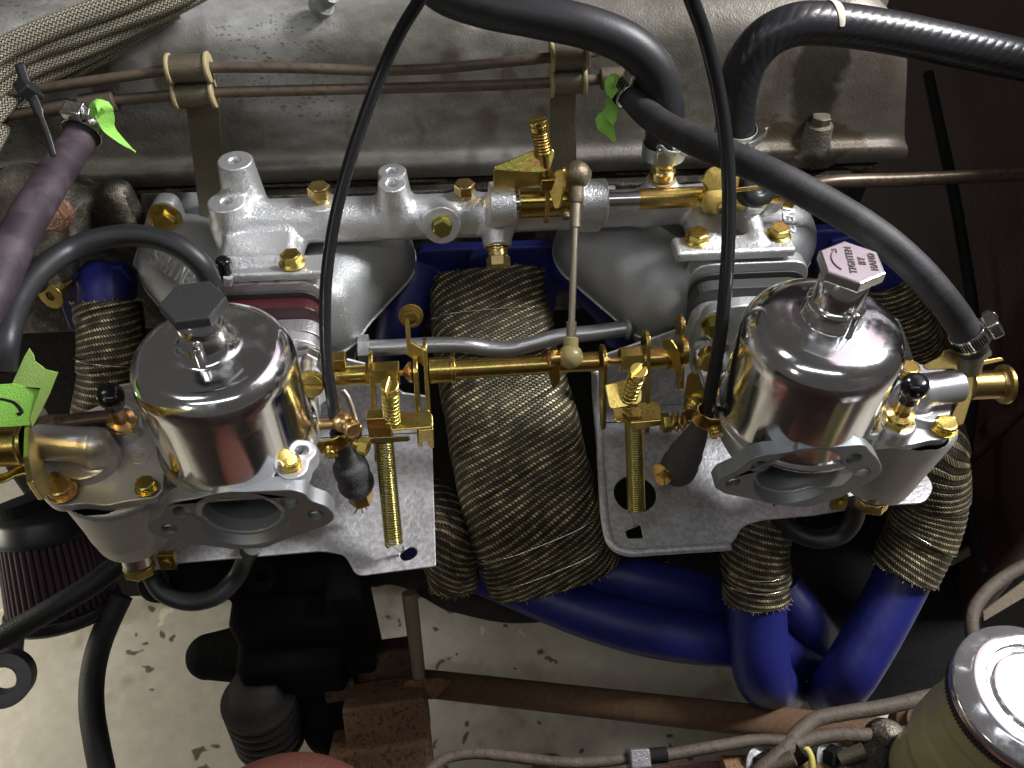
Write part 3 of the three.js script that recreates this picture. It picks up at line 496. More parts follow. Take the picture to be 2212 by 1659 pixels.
const manifoldField = (cx, px) => {
  const base = uni(0.016, [boxS(V((cx + px) / 2, BORE_Y - 0.004, -0.136), 0.060, 0.046, 0.018, 0.012), capS(V(px - 0.030, -0.054, -0.146), V(px - 0.073, -0.046, -0.195), 0.043, 0.040), capS(V(px + 0.030, -0.054, -0.146), V(px + 0.073, -0.046, -0.195), 0.043, 0.040)]);
  const ridge = (x, y, z) => mx(base(x, y, z) - 0.0022, ab(y + 0.066 + (z + 0.15) * 0.25) - 0.0011);
  return (x, y, z) => sm(base(x, y, z), ridge(x, y, z), 0.0016);
};
const roundRect = (w, h, r) => rounded([[-w, -h], [w, -h], [w, h], [-w, h]], r, 8);
for (const [key, label] of [['L', 'alloy intake manifold behind the carburettor with the black cap'], ['R', 'alloy intake manifold behind the carburettor with the bright metal cap']]) {
  const { cx, px } = mirrorless[key], t = thing('intake_manifold', label, 'intake manifold', V(0, 0, 0));
  const f = manifoldField(cx, px);
  add('runner', nets(V(px - 0.130, -0.120, -0.25), V(px + 0.130, 0.005, -0.100), 0.0015, f), M.alloyMatt, t);
  const zf = -0.125, holes = [[-0.022, 0.0545, 0.0028], [-0.008, 0.0545, 0.0028]];
  add('carburettor_flange', boxUV(extr(rounded([[-0.047, -0.06], [0.047, -0.06], [0.047, 0.06, 0.018], [-0.047, 0.06, 0.018]], 0.016, 8), 0.014, 0.0012).translate(cx, BORE_Y, zf)), M.alloy, t);
  // threaded rims on the upper flange edge, hole darkness painted as black discs
  const y1 = BORE_Y + 0.06;
  for (const hx of key === 'L' ? [[550, 607], [598, 604]] : [[1651, 546], [1693, 542]]) { const p = atY(hx[0], hx[1], y1 + 0.0004); add('tapped_hole', turned([[0.0022, -0.0025], [0.0028, -0.0003], [0.0036, 0], [0.0036, 0.0004], [0.0024, 0.0004], [0.0022, -0.0025]], 22, 0), M.steelWorn, t, p); add('hole_shade_disc', turned([[0, 0.0001], [0.0026, 0.0001], [0, 0.0001]], 18, 0), M.blackDark, t, V(p.x, p.y + 0.0003, p.z)); }
  const lug = key === 'L' ? [[292, 560], [325, 450, 0.012], [340, 412, 0.014], [385, 416, 0.014], [425, 520, 0.012], [440, 580]] : [[1740, 520], [1742, 430, 0.012], [1700, 392, 0.012], [1655, 400, 0.012], [1640, 520]];
  add('head_flange', boxUV(plate(lug, atZ(360, 470, -0.214), V(0, 0.12, 1), 0.016, { r: 0.008, bevel: 0.002 })), M.alloyMatt, t);
  const bp = key === 'L' ? atZ(357, 472, -0.197) : atZ(1688, 428, -0.197);
  put('bolt', hexHead(0.0098, 0.0085, { flange: 0.0135, turn: 0.25 }), M.zinc, t, bp, V(0, 0.12, 1));
  if (key === 'L') { emboss('SRM N33', 0.0125, [330, 550], [428, 618], f, M.alloyBright, t); add('vent_stub', rod(atY(493, 612, 0.0), atY(493, 596, 0.008), 0.0035), M.alloy, t); }
  else emboss('N33', 0.011, [1703, 452], [1706, 500], f, M.alloy, t);
  add('port_gasket', boxUV(plate(key === 'L' ? [[305, 418], [478, 412], [482, 520], [300, 560]] : [[1210, 400], [1330, 400], [1330, 520], [1210, 520]], atZ(400, 470, -0.226), V(0, 0, 1), 0.001, { r: 0.002, bevel: 0.0002 })), M.machined, t);
}
{
  const p = atY(492, 606, 0.0);
  solo('vacuum_cap', xf(turned([[0, 0], [0.0056, 0], [0.0060, 0.004], [0.0058, 0.0165], [0.0052, 0.0185], [0.003, 0.0198], [0, 0.02]], 28, 0.0006), p, toDir(V(0.02, 1, -0.1))), M.blackGloss, 'black rubber cap on the stub behind the black carburettor cap', 'cap');
}
// insulators between manifold and carburettor
for (const [cx, label, mat, key] of [[-0.178, 'dark red heat insulator behind the carburettor with the black cap', M.maroon, 'L'], [0.192, 'black heat insulator behind the carburettor with the bright cap', M.spacer, 'R']]) {
  const t = thing('insulator', label, 'insulator', V(cx, BORE_Y, -0.111));
  const L = (name, w, top, z0, z1, m, hole) => add(name, boxUV(extr(rounded([[-w, -0.05], [w, -0.05], [w, top, 0.018], [-w, top, 0.018]], 0.012, 8), z1 - z0 - 0.0003, 0.0006, hole ? [[0, 0, 0.024]] : []).translate(0, 0, z0 + 0.0002)), m, t);
  L('gasket', 0.0455, 0.052, 0, 0.002, M.spacer); L('block', 0.0450, 0.047, 0.002, 0.013, mat); L('spacer', 0.0455, 0.036, 0.013, 0.026, M.alloy);
}
// ---------------------------------------------------------------- balance tube across both manifolds
{
  const t = thing('balance_tube', 'bright cast alloy tube with bosses, joining the two manifolds', 'balance tube');
  const AX = V(0, 0.0305, -0.155), c = (x, y0, y1, z, r1, r2) => cylS(V(x, y0, z), V(x, y1, z), r1, r2, 0.001);
  const body = uni(0.0055, [
    capS(V(-0.198, 0.011, -0.17), V(0.0, 0.0085, -0.172), 0.0172), capS(V(0, 0.0075, -0.172), V(0.12, 0.010, -0.172), 0.0140), capS(V(0.12, 0.010, -0.172), V(0.215, 0.0155, -0.172), 0.0150),
    c(-0.1905, 0.005, 0.0555, -0.186, 0.0180, 0.0128), c(-0.1985, -0.012, 0.0345, -0.165, 0.0165, 0.0138),
    boxS(V(-0.177, 0.003, -0.140), 0.027, 0.012, 0.019, 0.006), capS(V(-0.195, -0.002, -0.15), V(-0.19, 0.003, -0.128), 0.011, 0.008), capS(V(-0.152, 0.0, -0.155), V(-0.152, 0.004, -0.126), 0.007, 0.006), boxS(V(-0.167, 0.0045, -0.1215), 0.041, 0.0042, 0.0105, 0.003),
    c(-0.131, 0.005, 0.0265, -0.171, 0.0135, 0.0118),
    c(-0.0763, 0.004, 0.0435, -0.1675, 0.0150, 0.0106), c(-0.0763, 0.004, 0.0435, -0.1835, 0.0150, 0.0106),
    cylS(V(-0.041, 0.010, -0.172), V(-0.041, 0.0195, -0.1455), 0.0145, 0.0145, 0.0012), c(-0.0222, 0.005, 0.0222, -0.173, 0.0142, 0.0128),
    cylS(V(0.001, 0.012, -0.168), V(0.001, -0.0035, -0.1465), 0.0125, 0.0112, 0.001),
    boxS(V(0.0045, 0.015, -0.165), 0.0085, 0.014, 0.013, 0.004), boxS(V(0.073, 0.015, -0.165), 0.0095, 0.014, 0.013, 0.004),
    c(0.1315, 0.004, 0.0290, -0.181, 0.0150, 0.0120),
    boxS(V(0.178, 0.0065, -0.1225), 0.046, 0.0046, 0.0105, 0.003), capS(V(0.163, 0.006, -0.165), V(0.160, 0.003, -0.128), 0.016, 0.011), capS(V(0.197, 0.008, -0.165), V(0.199, 0.005, -0.128), 0.012, 0.008), boxS(V(0.1975, 0.018, -0.160), 0.006, 0.014, 0.012, 0.003),
  ]);
  const rings = uni(0.002, [cylS(V(-0.005, AX.y, AX.z), V(0.0145, AX.y, AX.z), 0.0165, 0.0165, 0.0012), cylS(V(0.0625, AX.y, AX.z), V(0.0835, AX.y, AX.z), 0.016, 0.016, 0.0012), cylS(V(0.190, AX.y, AX.z), V(0.205, AX.y, AX.z), 0.0125, 0.0125, 0.001)]);
  const drill = (x, y, z, d = 0.01) => cylS(V(x, y - d, z), V(x, y + 0.004, z), 0.0036, 0.0036, 0.0002), sink = (x, y, z) => cylS(V(x, y - 0.0012, z), V(x, y + 0.003, z), 0.0038, 0.0064, 0.0002);
  const hs = [drill(-0.1905, 0.0555, -0.186), drill(-0.1985, 0.0345, -0.165), drill(-0.0763, 0.0435, -0.1675), drill(-0.0763, 0.0435, -0.1835), sink(-0.1905, 0.0555, -0.186), sink(-0.1985, 0.0345, -0.165), sink(-0.0763, 0.0435, -0.1675), sink(-0.0763, 0.0435, -0.1835)];
  const f = cut((x, y, z) => sm(body(x, y, z), rings(x, y, z), 0.004), hs, 0.0004);
  add('casting', nets(V(-0.236, -0.03, -0.205), V(0.242, 0.062, -0.106), 0.0010, f), M.alloyBright, t);
  // plugs and mounting bolts
  put('plug', hexHead(0.0085, 0.0088, { shank: 0.0055, sr: 0.0062, turn: 0.2 }), M.brass, t, V(-0.131, 0.0265, -0.171), V(0.02, 1, 0.02));
  put('plug', hexHead(0.0082, 0.0082, { shank: 0.007, sr: 0.0064, turn: 0.1 }), M.brass, t, V(-0.0222, 0.0222, -0.173), V(0, 1, 0.03));
  put('plug', merge([turned([[0, 0], [0.0078, 0], [0.0078, 0.0022], [0, 0.0022]], 24), xf(hexGeo(0.0072, 0.007, 0.0008, 0.4), V(0, 0.0022, 0))]), M.plugGreen, t, V(-0.041, 0.0195, -0.1455), V(0, 0.34, 1));
  put('plug', merge([turned([[0, 0], [0.0096, 0], [0.0096, 0.0018], [0, 0.0018]], 28), xf(turned([[0, 0], [0.0084, 0], [0.0084, 0.0016], [0, 0.0016]], 28), V(0, 0.0024, 0)), xf(turned([[0, 0], [0.0078, 0], [0.0078, 0.005], [0, 0.005]], 28), V(0, 0.004, 0)), xf(hexGeo(0.0092, 0.0085, 0.0009, 0.15), V(0, 0.0085, 0)), xf(turned([[0, 0.0004], [0.0055, 0.0004], [0.006, 0]], 24), V(0, 0.017, 0))]), M.brass, t, V(0.001, -0.0030, -0.1470), V(0.0, -0.58, 0.8));
  for (const [x, y] of [[631, 566], [1506, 518], [1681, 508]]) { const [p, n] = meets(x, y, f, 0.5); put('mounting_bolt', hexHead(0.0078, 0.0066, { flange: 0.0098, turn: x * 0.01 }), M.zinc, t, p.addScaledVector(UP, -0.0006), V(0, 1, 0.05)); }
}
// ---------------------------------------------------------------- throttle shaft on the balance tube with its levers
{
  const t = thing('throttle_shaft', 'gold throttle shaft with spring screw and ball lever along the balance tube', 'throttle shaft');
  const ax = (x) => V(x, 0.0305, -0.155), X = (name, x0, x1, r, m, seg = 32) => add(name, boxUV(xf(turned([[0, 0], [r, 0], [r, x1 - x0], [0, x1 - x0]], seg, 0.0004), ax(x0), toDir(XA))), m, t);
  X('spindle', 0.010, 0.112, 0.0077, M.steel); X('shaft', 0.108, 0.166, 0.0079, M.zinc);
  const sl = X('sleeve', 0.0175, 0.061, 0.0112, M.zinc);
  add('sleeve_seam', boxUV(new THREE.BoxGeometry(0.042, 0.0012, 0.001).translate(0.0393, 0.0305 + 0.0068, -0.155 + 0.0090)), M.zincDark, sl);
  // lever standing on the sleeve, edge on
  const lev = (x, a, b, r1, r2, th) => leverX(x, a, b, r1, r2, th);
  add('lever', lev(0.0375, V(0, 0.0305, -0.155), V(0, 0.0485, -0.1560), 0.0155, 0.0075, 0.0030), M.zinc, t);
  // stop bracket with a sprung screw
  const o = atZ(1130, 350, -0.150), n = V(0, 0.62, 0.78);
  const br = add('stop_bracket', boxUV(plate([[1066, 368], [1068, 360], [1150, 325, 0.004], [1196, 322, 0.005], [1196, 340], [1186, 372, 0.006], [1150, 374]], o, n, 0.0022, { r: 0.001 })), M.zinc, t);
  add('bracket_lip', boxUV(plate([[1066, 369], [1166, 367], [1166, 399, 0.003], [1112, 410], [1066, 413, 0.004]], atZ(1130, 372, -0.1475), V(0, -0.25, 1), 0.0022, { r: 0.001, back: true })), M.zinc, t);
  const a = atZ(1182, 380, -0.147), b = atZ(1162, 258, -0.1525), d = b.clone().sub(a), L = d.length(), q = toDir(d), g = rel(t, a);
  const thr = [[0, 0]]; for (let i = 0; i <= 44; i++) thr.push([i % 2 ? 0.0031 : 0.0036, L * 0.46 * i / 44]); thr.push([0, L * 0.46]);
  add('stop_screw', merge([lathe(thr, 20), xf(turned([[0, 0], [0.0042, 0], [0.0042, L * 0.44], [0, L * 0.44]], 20), V(0, L * 0.4, 0)), xf(screwHead(0.0066, 0.0075, 'slot'), V(0, L * 0.83, 0))]), M.zinc, t, g, q);
  add('stop_spring', xf(coil(7.5, 0.0054, 0.0008, L * 0.40), V(0, L * 0.44, 0)), M.zinc, t, g, q);
  add('nut', boxUV(new RoundedBoxGeometry(0.013, 0.010, 0.011, 3, 0.001)), M.zinc, t, atZ(1186, 392, -0.148));
  add('tab', boxUV(plate([[1186, 398], [1205, 366, 0.003], [1220, 362, 0.004], [1224, 392], [1214, 446, 0.004], [1202, 452, 0.004]], atZ(1205, 400, -0.142), V(-0.75, 0.2, 0.62), 0.002, { r: 0.002 })), M.zinc, t);
  const c1 = atZ(1212, 378, -0.150), c2 = atZ(1238, 376, -0.150);
  add('ball_stud', merge([rod(c1, c2, 0.0035), xf(turned([[0, 0], [0.0068, 0], [0.0068, 0.0022], [0, 0.0022]], 24), c1, toDir(XA)), xf(turned([[0, 0], [0.0058, 0], [0.0058, 0.002], [0, 0.002]], 24), c1.clone().addScaledVector(XA, 0.003), toDir(XA))]), M.zinc, t);
  add('set_screw', xf(screwHead(0.0032, 0.004, 'slot'), atZ(1222, 462, -0.143), toDir(V(0.1, -0.4, 1))), M.steelWorn, t);
  // forked coupling and rubber disc at the far end
  add('coupling_yoke', boxUV(plate([[1512, 392, 0.002], [1528, 364, 0.003], [1596, 352, 0.003], [1640, 356], [1640, 402], [1560, 408], [1528, 412]], atZ(1570, 400, -0.1425), V(0, 0.70, 0.71), 0.004, { r: 0.001 })), M.zinc, t);
  add('coupling_yoke', boxUV(plate([[1528, 412], [1560, 408], [1640, 402], [1640, 452], [1560, 464, 0.004], [1520, 462, 0.006], [1512, 440]], atZ(1570, 412, -0.1395), V(0, -0.30, 1), 0.006, { r: 0.001, back: true })), M.zinc, t);
  add('rubber_disc', xf(turned([[0, 0], [0.0155, 0], [0.0155, 0.012], [0.012, 0.014], [0.006, 0.014], [0.004, 0.011], [0, 0.011]], 32, 0.001), atZ(1622, 402, -0.147), toDir(V(0.25, 0.5, 0.83))), M.rubber, t);
  add('clamp_plate', boxUV(plate([[1580, 407], [1682, 395], [1684, 404], [1580, 416]], atZ(1630, 405, -0.128), V(0, 0.6, 0.8), 0.002, {})), M.zinc, t);
  X('end_bush', 0.168, 0.190, 0.0115, M.zinc); X('end_spindle', 0.190, 0.222, 0.0068, M.zinc);
}
function leverX(x, a, b, r1, r2, th) {   // a flat lever standing across the shaft: outline in the plane across x
  const A = [-a.z, a.y], B = [-b.z, b.y], ang = Math.atan2(B[1] - A[1], B[0] - A[0]), p = [];
  for (let i = 0; i <= 14; i++) { const t = ang + Math.PI / 2 + Math.PI * i / 14; p.push([A[0] + r1 * Math.cos(t), A[1] + r1 * Math.sin(t)]); }
  for (let i = 0; i <= 14; i++) { const t = ang - Math.PI / 2 + Math.PI * i / 14; p.push([B[0] + r2 * Math.cos(t), B[1] + r2 * Math.sin(t)]); }
  return boxUV(extr(p, th, 0.0004).applyMatrix4(new THREE.Matrix4().makeBasis(V(0, 0, -1), V(0, 1, 0), V(1, 0, 0)).setPosition(V(x - th / 2, 0, 0))));
}
{
  const t = thing('link_rod', 'thin brass rod with a ball socket at each end, standing between the two shafts', 'link rod');
  const a = atZ(1246, 378, -0.150), b = atZ(1232, 770, -0.0575);
  const e = b.clone().sub(a).normalize();
  add('ball_socket', xf(turned([[0.0062, -0.0098], ...[...Array(17)].map((_, i) => [0.0104 * Math.sin((i + 2) / 20 * Math.PI), -0.0104 * Math.cos((i + 2) / 20 * Math.PI)]), [0.003, 0.0104]], 36, 0), a, toDir(XA)), M.ballBrown, t);
  add('socket_neck', xf(turned([[0.0058, 0], [0.0058, 0.009], [0.0052, 0.012], [0.003, 0.0125]], 24), a.clone().addScaledVector(e, 0.008), toDir(e)), M.ballBrown, t);
  const p1 = a.clone().addScaledVector(e, 0.02), p2 = b.clone().addScaledVector(e, -0.014);
  add('rod', boxUV(merge([rod(p1, p1.clone().lerp(p2, 0.18), 0.0040), rod(p1.clone().lerp(p2, 0.175), p1.clone().lerp(p2, 0.9), 0.0026), rod(p1.clone().lerp(p2, 0.88), p2.clone().lerp(p1, -0.03), 0.0038, 16, 0.0034)])), M.steelWorn, t);
  add('nylon_socket', xf(turned([[0.005, -0.0086], ...[...Array(17)].map((_, i) => [0.0093 * Math.sin((i + 2) / 20 * Math.PI), -0.0093 * Math.cos((i + 2) / 20 * Math.PI)]), [0.001, 0.0093]], 36, 0), b, toDir(XA)), M.nylon, t);
  add('nylon_neck', xf(turned([[0.0045, 0], [0.0056, 0.001], [0.0056, 0.007], [0.005, 0.0078], [0.003, 0.0078]], 28), b.clone().addScaledVector(e, -0.0145), toDir(e)), M.nylon, t);
}
// wavy coolant pipe between the manifolds
{
  const t = thing('coolant_pipe', 'wavy silver-painted pipe running between the two manifolds', 'pipe');
  const p = [[782, 752], [850, 750], [935, 745], [1005, 746], [1060, 753], [1110, 752], [1160, 740], [1210, 727], [1290, 718], [1366, 708]].map(([x, y]) => atZ(x, y, -0.118));
  add('tube', sweep(curve(p), 0.0066, { seg: 120, rad: 20 }), M.silver, t);
  add('hex_end', xf(hexGeo(0.011, 0.009, 0.0008, 0.3), p[0].clone().addScaledVector(XA, -0.003), toDir(XA)), M.silver, t);
  add('collar', xf(turned([[0, 0], [0.0098, 0], [0.0098, 0.003], [0.0075, 0.0032], [0, 0.0032]], 28), p[9].clone().addScaledVector(XA, -0.006), toDir(XA)), M.silver, t);
  add('joint_ring', xf(turned([[0.006, 0], [0.0069, 0], [0.0069, 0.0008], [0.006, 0.0008]], 28), p[2], toDir(XA)), M.silver, t);
}
// ---------------------------------------------------------------- lower gold shaft that works both carburettors
const SH = (px) => atZ(px, 812 - (px - 740) * 40 / 700, -0.06);
{
  const t = thing('carburettor_shaft', 'gold shaft with levers and sprung screws linking both carburettors', 'throttle shaft');
  const dir = SH(1440).sub(SH(740)).normalize(), Q = toDir(dir);
  const seg = (name, p0, p1, r, m = M.zinc, n = 32) => { const a = SH(p0), L = SH(p1).distanceTo(a); return add(name, boxUV(xf(turned([[0, 0], [r, 0], [r, L], [0, L]], n, 0.0005), a, Q)), m, t); };
  const hexSeg = (p0, p1, r, turn) => { const a = SH(p0), L = SH(p1).distanceTo(a); return add('coupling_nut', boxUV(xf(hexGeo(r, L, 0.0008, turn), a, Q)), M.zinc, t); };
  seg('tube', 982, 1292, 0.0073); seg('collar', 928, 976, 0.0096); seg('collar_ring', 974, 984, 0.0112);
  seg('spindle', 706, 792, 0.0076); seg('spindle', 700, 722, 0.0092); hexSeg(790, 864, 0.0092, 0.55);
  { const a = SH(862), L = SH(890).distanceTo(a); add('cone', boxUV(xf(turned([[0, 0], [0.002, 0], [0.002, L * 0.3], [0.0078, L * 0.8], [0.0078, L], [0, L]], 28), a, Q)), M.copper, t); }
  seg('neck', 1300, 1338, 0.0030, M.copper); { const a = SH(1298), L = SH(1318).distanceTo(a); add('cone', boxUV(xf(turned([[0, 0], [0.0068, 0], [0.003, L], [0, L]], 28), a, Q)), M.copper, t); }
  hexSeg(1338, 1388, 0.0098, 0.5); seg('spindle', 1388, 1452, 0.0078); seg('collar_ring', 1440, 1458, 0.0102); seg('spindle', 1452, 1480, 0.006);
  // the levers, and the bent brackets under them
  const lever = (px, top, bot, r1, r2, th = 0.0030) => { const c = SH(px); return add('lever', leverX(c.x, V(0, c.y + top[0], c.z + top[1]), V(0, c.y + bot[0], c.z + bot[1]), r1, r2, th), M.zinc, t); };
  lever(804, [0.006, -0.006], [-0.046, 0.038], 0.009, 0.007);
  lever(899, [0, 0], [-0.036, 0.034], 0.0125, 0.006, 0.0034);
  lever(921, [0.012, -0.010], [-0.036, 0.034], 0.0085, 0.006, 0.0030);
  lever(1302, [0, 0], [-0.040, 0.026], 0.0125, 0.006, 0.0028);
  lever(1396, [0.008, -0.008], [-0.044, 0.030], 0.0105, 0.006, 0.0030);
  lever(1470, [0.018, -0.014], [-0.016, 0.010], 0.009, 0.007, 0.0030);
  { const o = SH(905).add(V(0, 0.030, -0.020)), n = V(-0.25, 0.5, 0.83); add('lever_tab', boxUV(merge([plate([[876, 690], [884, 684], [889, 738], [880, 741]], o, n, 0.0025, {}), plate([[880, 740], [890, 738], [918, 752], [919, 792], [906, 782], [880, 764]], o.clone().addScaledVector(n, 0.0006), n, 0.0025, {})])), M.zinc, t); }
  put('tab_nut', merge([hexGeo(0.0074, 0.009, 0.0007, 0.2, 0.0036), turned([[0, -0.001], [0.0095, -0.001], [0.0095, 0.0008], [0, 0.0008]], 28)]), M.zincDull, t, atZ(888, 682, -0.112), V(0, 0.35, 0.94));
  const yb = -0.102;
  const foot = (o, top, lip, m = M.zinc) => { add('bracket_foot', boxUV(plate(top, o, V(0, 1, 0.25), 0.0024, { r: 0.003, back: true })), m, t); add('bracket_lip', boxUV(plate(lip, o.clone().add(V(0, -0.001, 0.0145)), V(0, -0.2, 1), 0.0024, { r: 0.001 })), m, t); };
  foot(atZ(890, 915, -0.022), [[838, 906, 0.006], [860, 888], [934, 890, 0.004], [936, 922], [862, 928, 0.006], [838, 930]], [[904, 924], [936, 922], [938, 962], [928, 962], [926, 948], [912, 948], [912, 960], [904, 960]]);
  add('square_nut', boxUV(new RoundedBoxGeometry(0.017, 0.021, 0.010, 3, 0.0012)), M.zinc, t, atZ(820, 914, -0.022));
  add('bracket_foot', boxUV(plate([[792, 944], [886, 940, 0.004], [886, 952, 0.004], [794, 958]], atZ(830, 948, -0.012), V(0, 0.6, 0.8), 0.002, { r: 0.001 })), M.zincDark, t);
  foot(atZ(1370, 900, -0.026), [[1322, 872], [1424, 866, 0.003], [1430, 905, 0.004], [1328, 912, 0.004]], [[1360, 908], [1428, 902], [1428, 912], [1364, 924, 0.004]]);
  add('bracket_foot', boxUV(plate([[1306, 832], [1352, 820], [1386, 846, 0.003], [1384, 872, 0.004], [1316, 886, 0.004]], atZ(1350, 860, -0.020), V(0, 0.8, 0.6), 0.0022, { r: 0.001 })), M.zinc, t);
  for (const [hx, hy, bx, by] of [[842, 838, 847, 908], [1377, 806, 1352, 876]]) {
    const b = atZ(bx, by, -0.022), h = atZ(hx, hy, -0.012), d = h.clone().sub(b), L = d.length();
    const s = add('idle_screw', merge([turned([[0, 0], [0.0032, 0], [0.0032, L], [0, L]], 20), xf(screwHead(0.0062, 0.0075, 'slot'), V(0, L - 0.003, 0)), xf(turned([[0, 0], [0.0052, 0], [0.0052, 0.004], [0, 0.004]], 24), V(0, L - 0.007, 0))]), M.zinc, t, b, toDir(d).multiply(new THREE.Quaternion().setFromAxisAngle(UP, hx < 1000 ? 1.35 : 0.75)));
    add('screw_spring', xf(coil(8, 0.0056, 0.0008, L - 0.004), V(0, 0.0005, 0)), M.springGold, s);
  }
  add('lock_nut', xf(hexGeo(0.007, 0.006, 0.0006), atZ(1364, 898, -0.021), toDir(UP)), M.zinc, t);
  // ball lever that takes the upright rod
  const bl = atZ(1192, 776, -0.0575); add('ball_lever', boxUV(plate([[1182, 756, 0.003], [1206, 752, 0.003], [1212, 820, 0.004], [1196, 842, 0.004], [1184, 800]], bl, V(-0.4, 0.3, 0.85), 0.0022, { r: 0.002 })), M.zinc, t);
  const b1 = atZ(1188, 774, -0.052), b2 = atZ(1222, 772, -0.0575); add('ball_stud', merge([rod(b1, b2, 0.0030), xf(turned([[0, 0], [0.0062, 0], [0.0062, 0.0025], [0, 0.0025]], 24), b1, toDir(XA))]), M.copper, t);
}
// return springs
for (const [a, b, ze, label] of [[[828, 938], [851, 1172], [868, 1196], 'gold return spring hooked to the shield of the carburettor with the black cap'], [[1369, 905], [1375, 1098], [1372, 1140], 'gold return spring hanging over the round hole in the shield']]) {
  const t = thing('return_spring', label, 'spring', atZ(a[0], a[1], -0.022));
  const P = atZ(a[0], a[1], -0.022), Q2 = atY(b[0], b[1], -0.135), d = Q2.clone().sub(P), L = d.length(), n = Math.round(L / 0.00185);
  add('coil', xf(coil(n, 0.0063, 0.00078, L), V(0, 0, 0), toDir(d)), M.springGold, t);
  const e = atY(ze[0], ze[1], -0.158);
  const hook = (list) => sweep(curve(list.map((v) => rel(t, v))), 0.0008, { seg: 40, rad: 8 });
  add('hook', hook([Q2.clone().add(V(-0.0066, 0, 0)), Q2.clone().add(V(-0.005, -0.003, 0.002)), Q2.clone().lerp(e, 0.4).add(V(-0.004, 0.002, 0)), e.clone().add(V(0, 0.002, 0)), Q2.clone().lerp(e, 0.4).add(V(0.004, 0.002, 0)), Q2.clone().add(V(0.004, -0.001, 0))]), M.wire, t);
  add('hook', hook([P, P.clone().add(V(0.002, 0.008, -0.002)), P.clone().add(V(0, 0.014, -0.003))]), M.springGold, t);
}
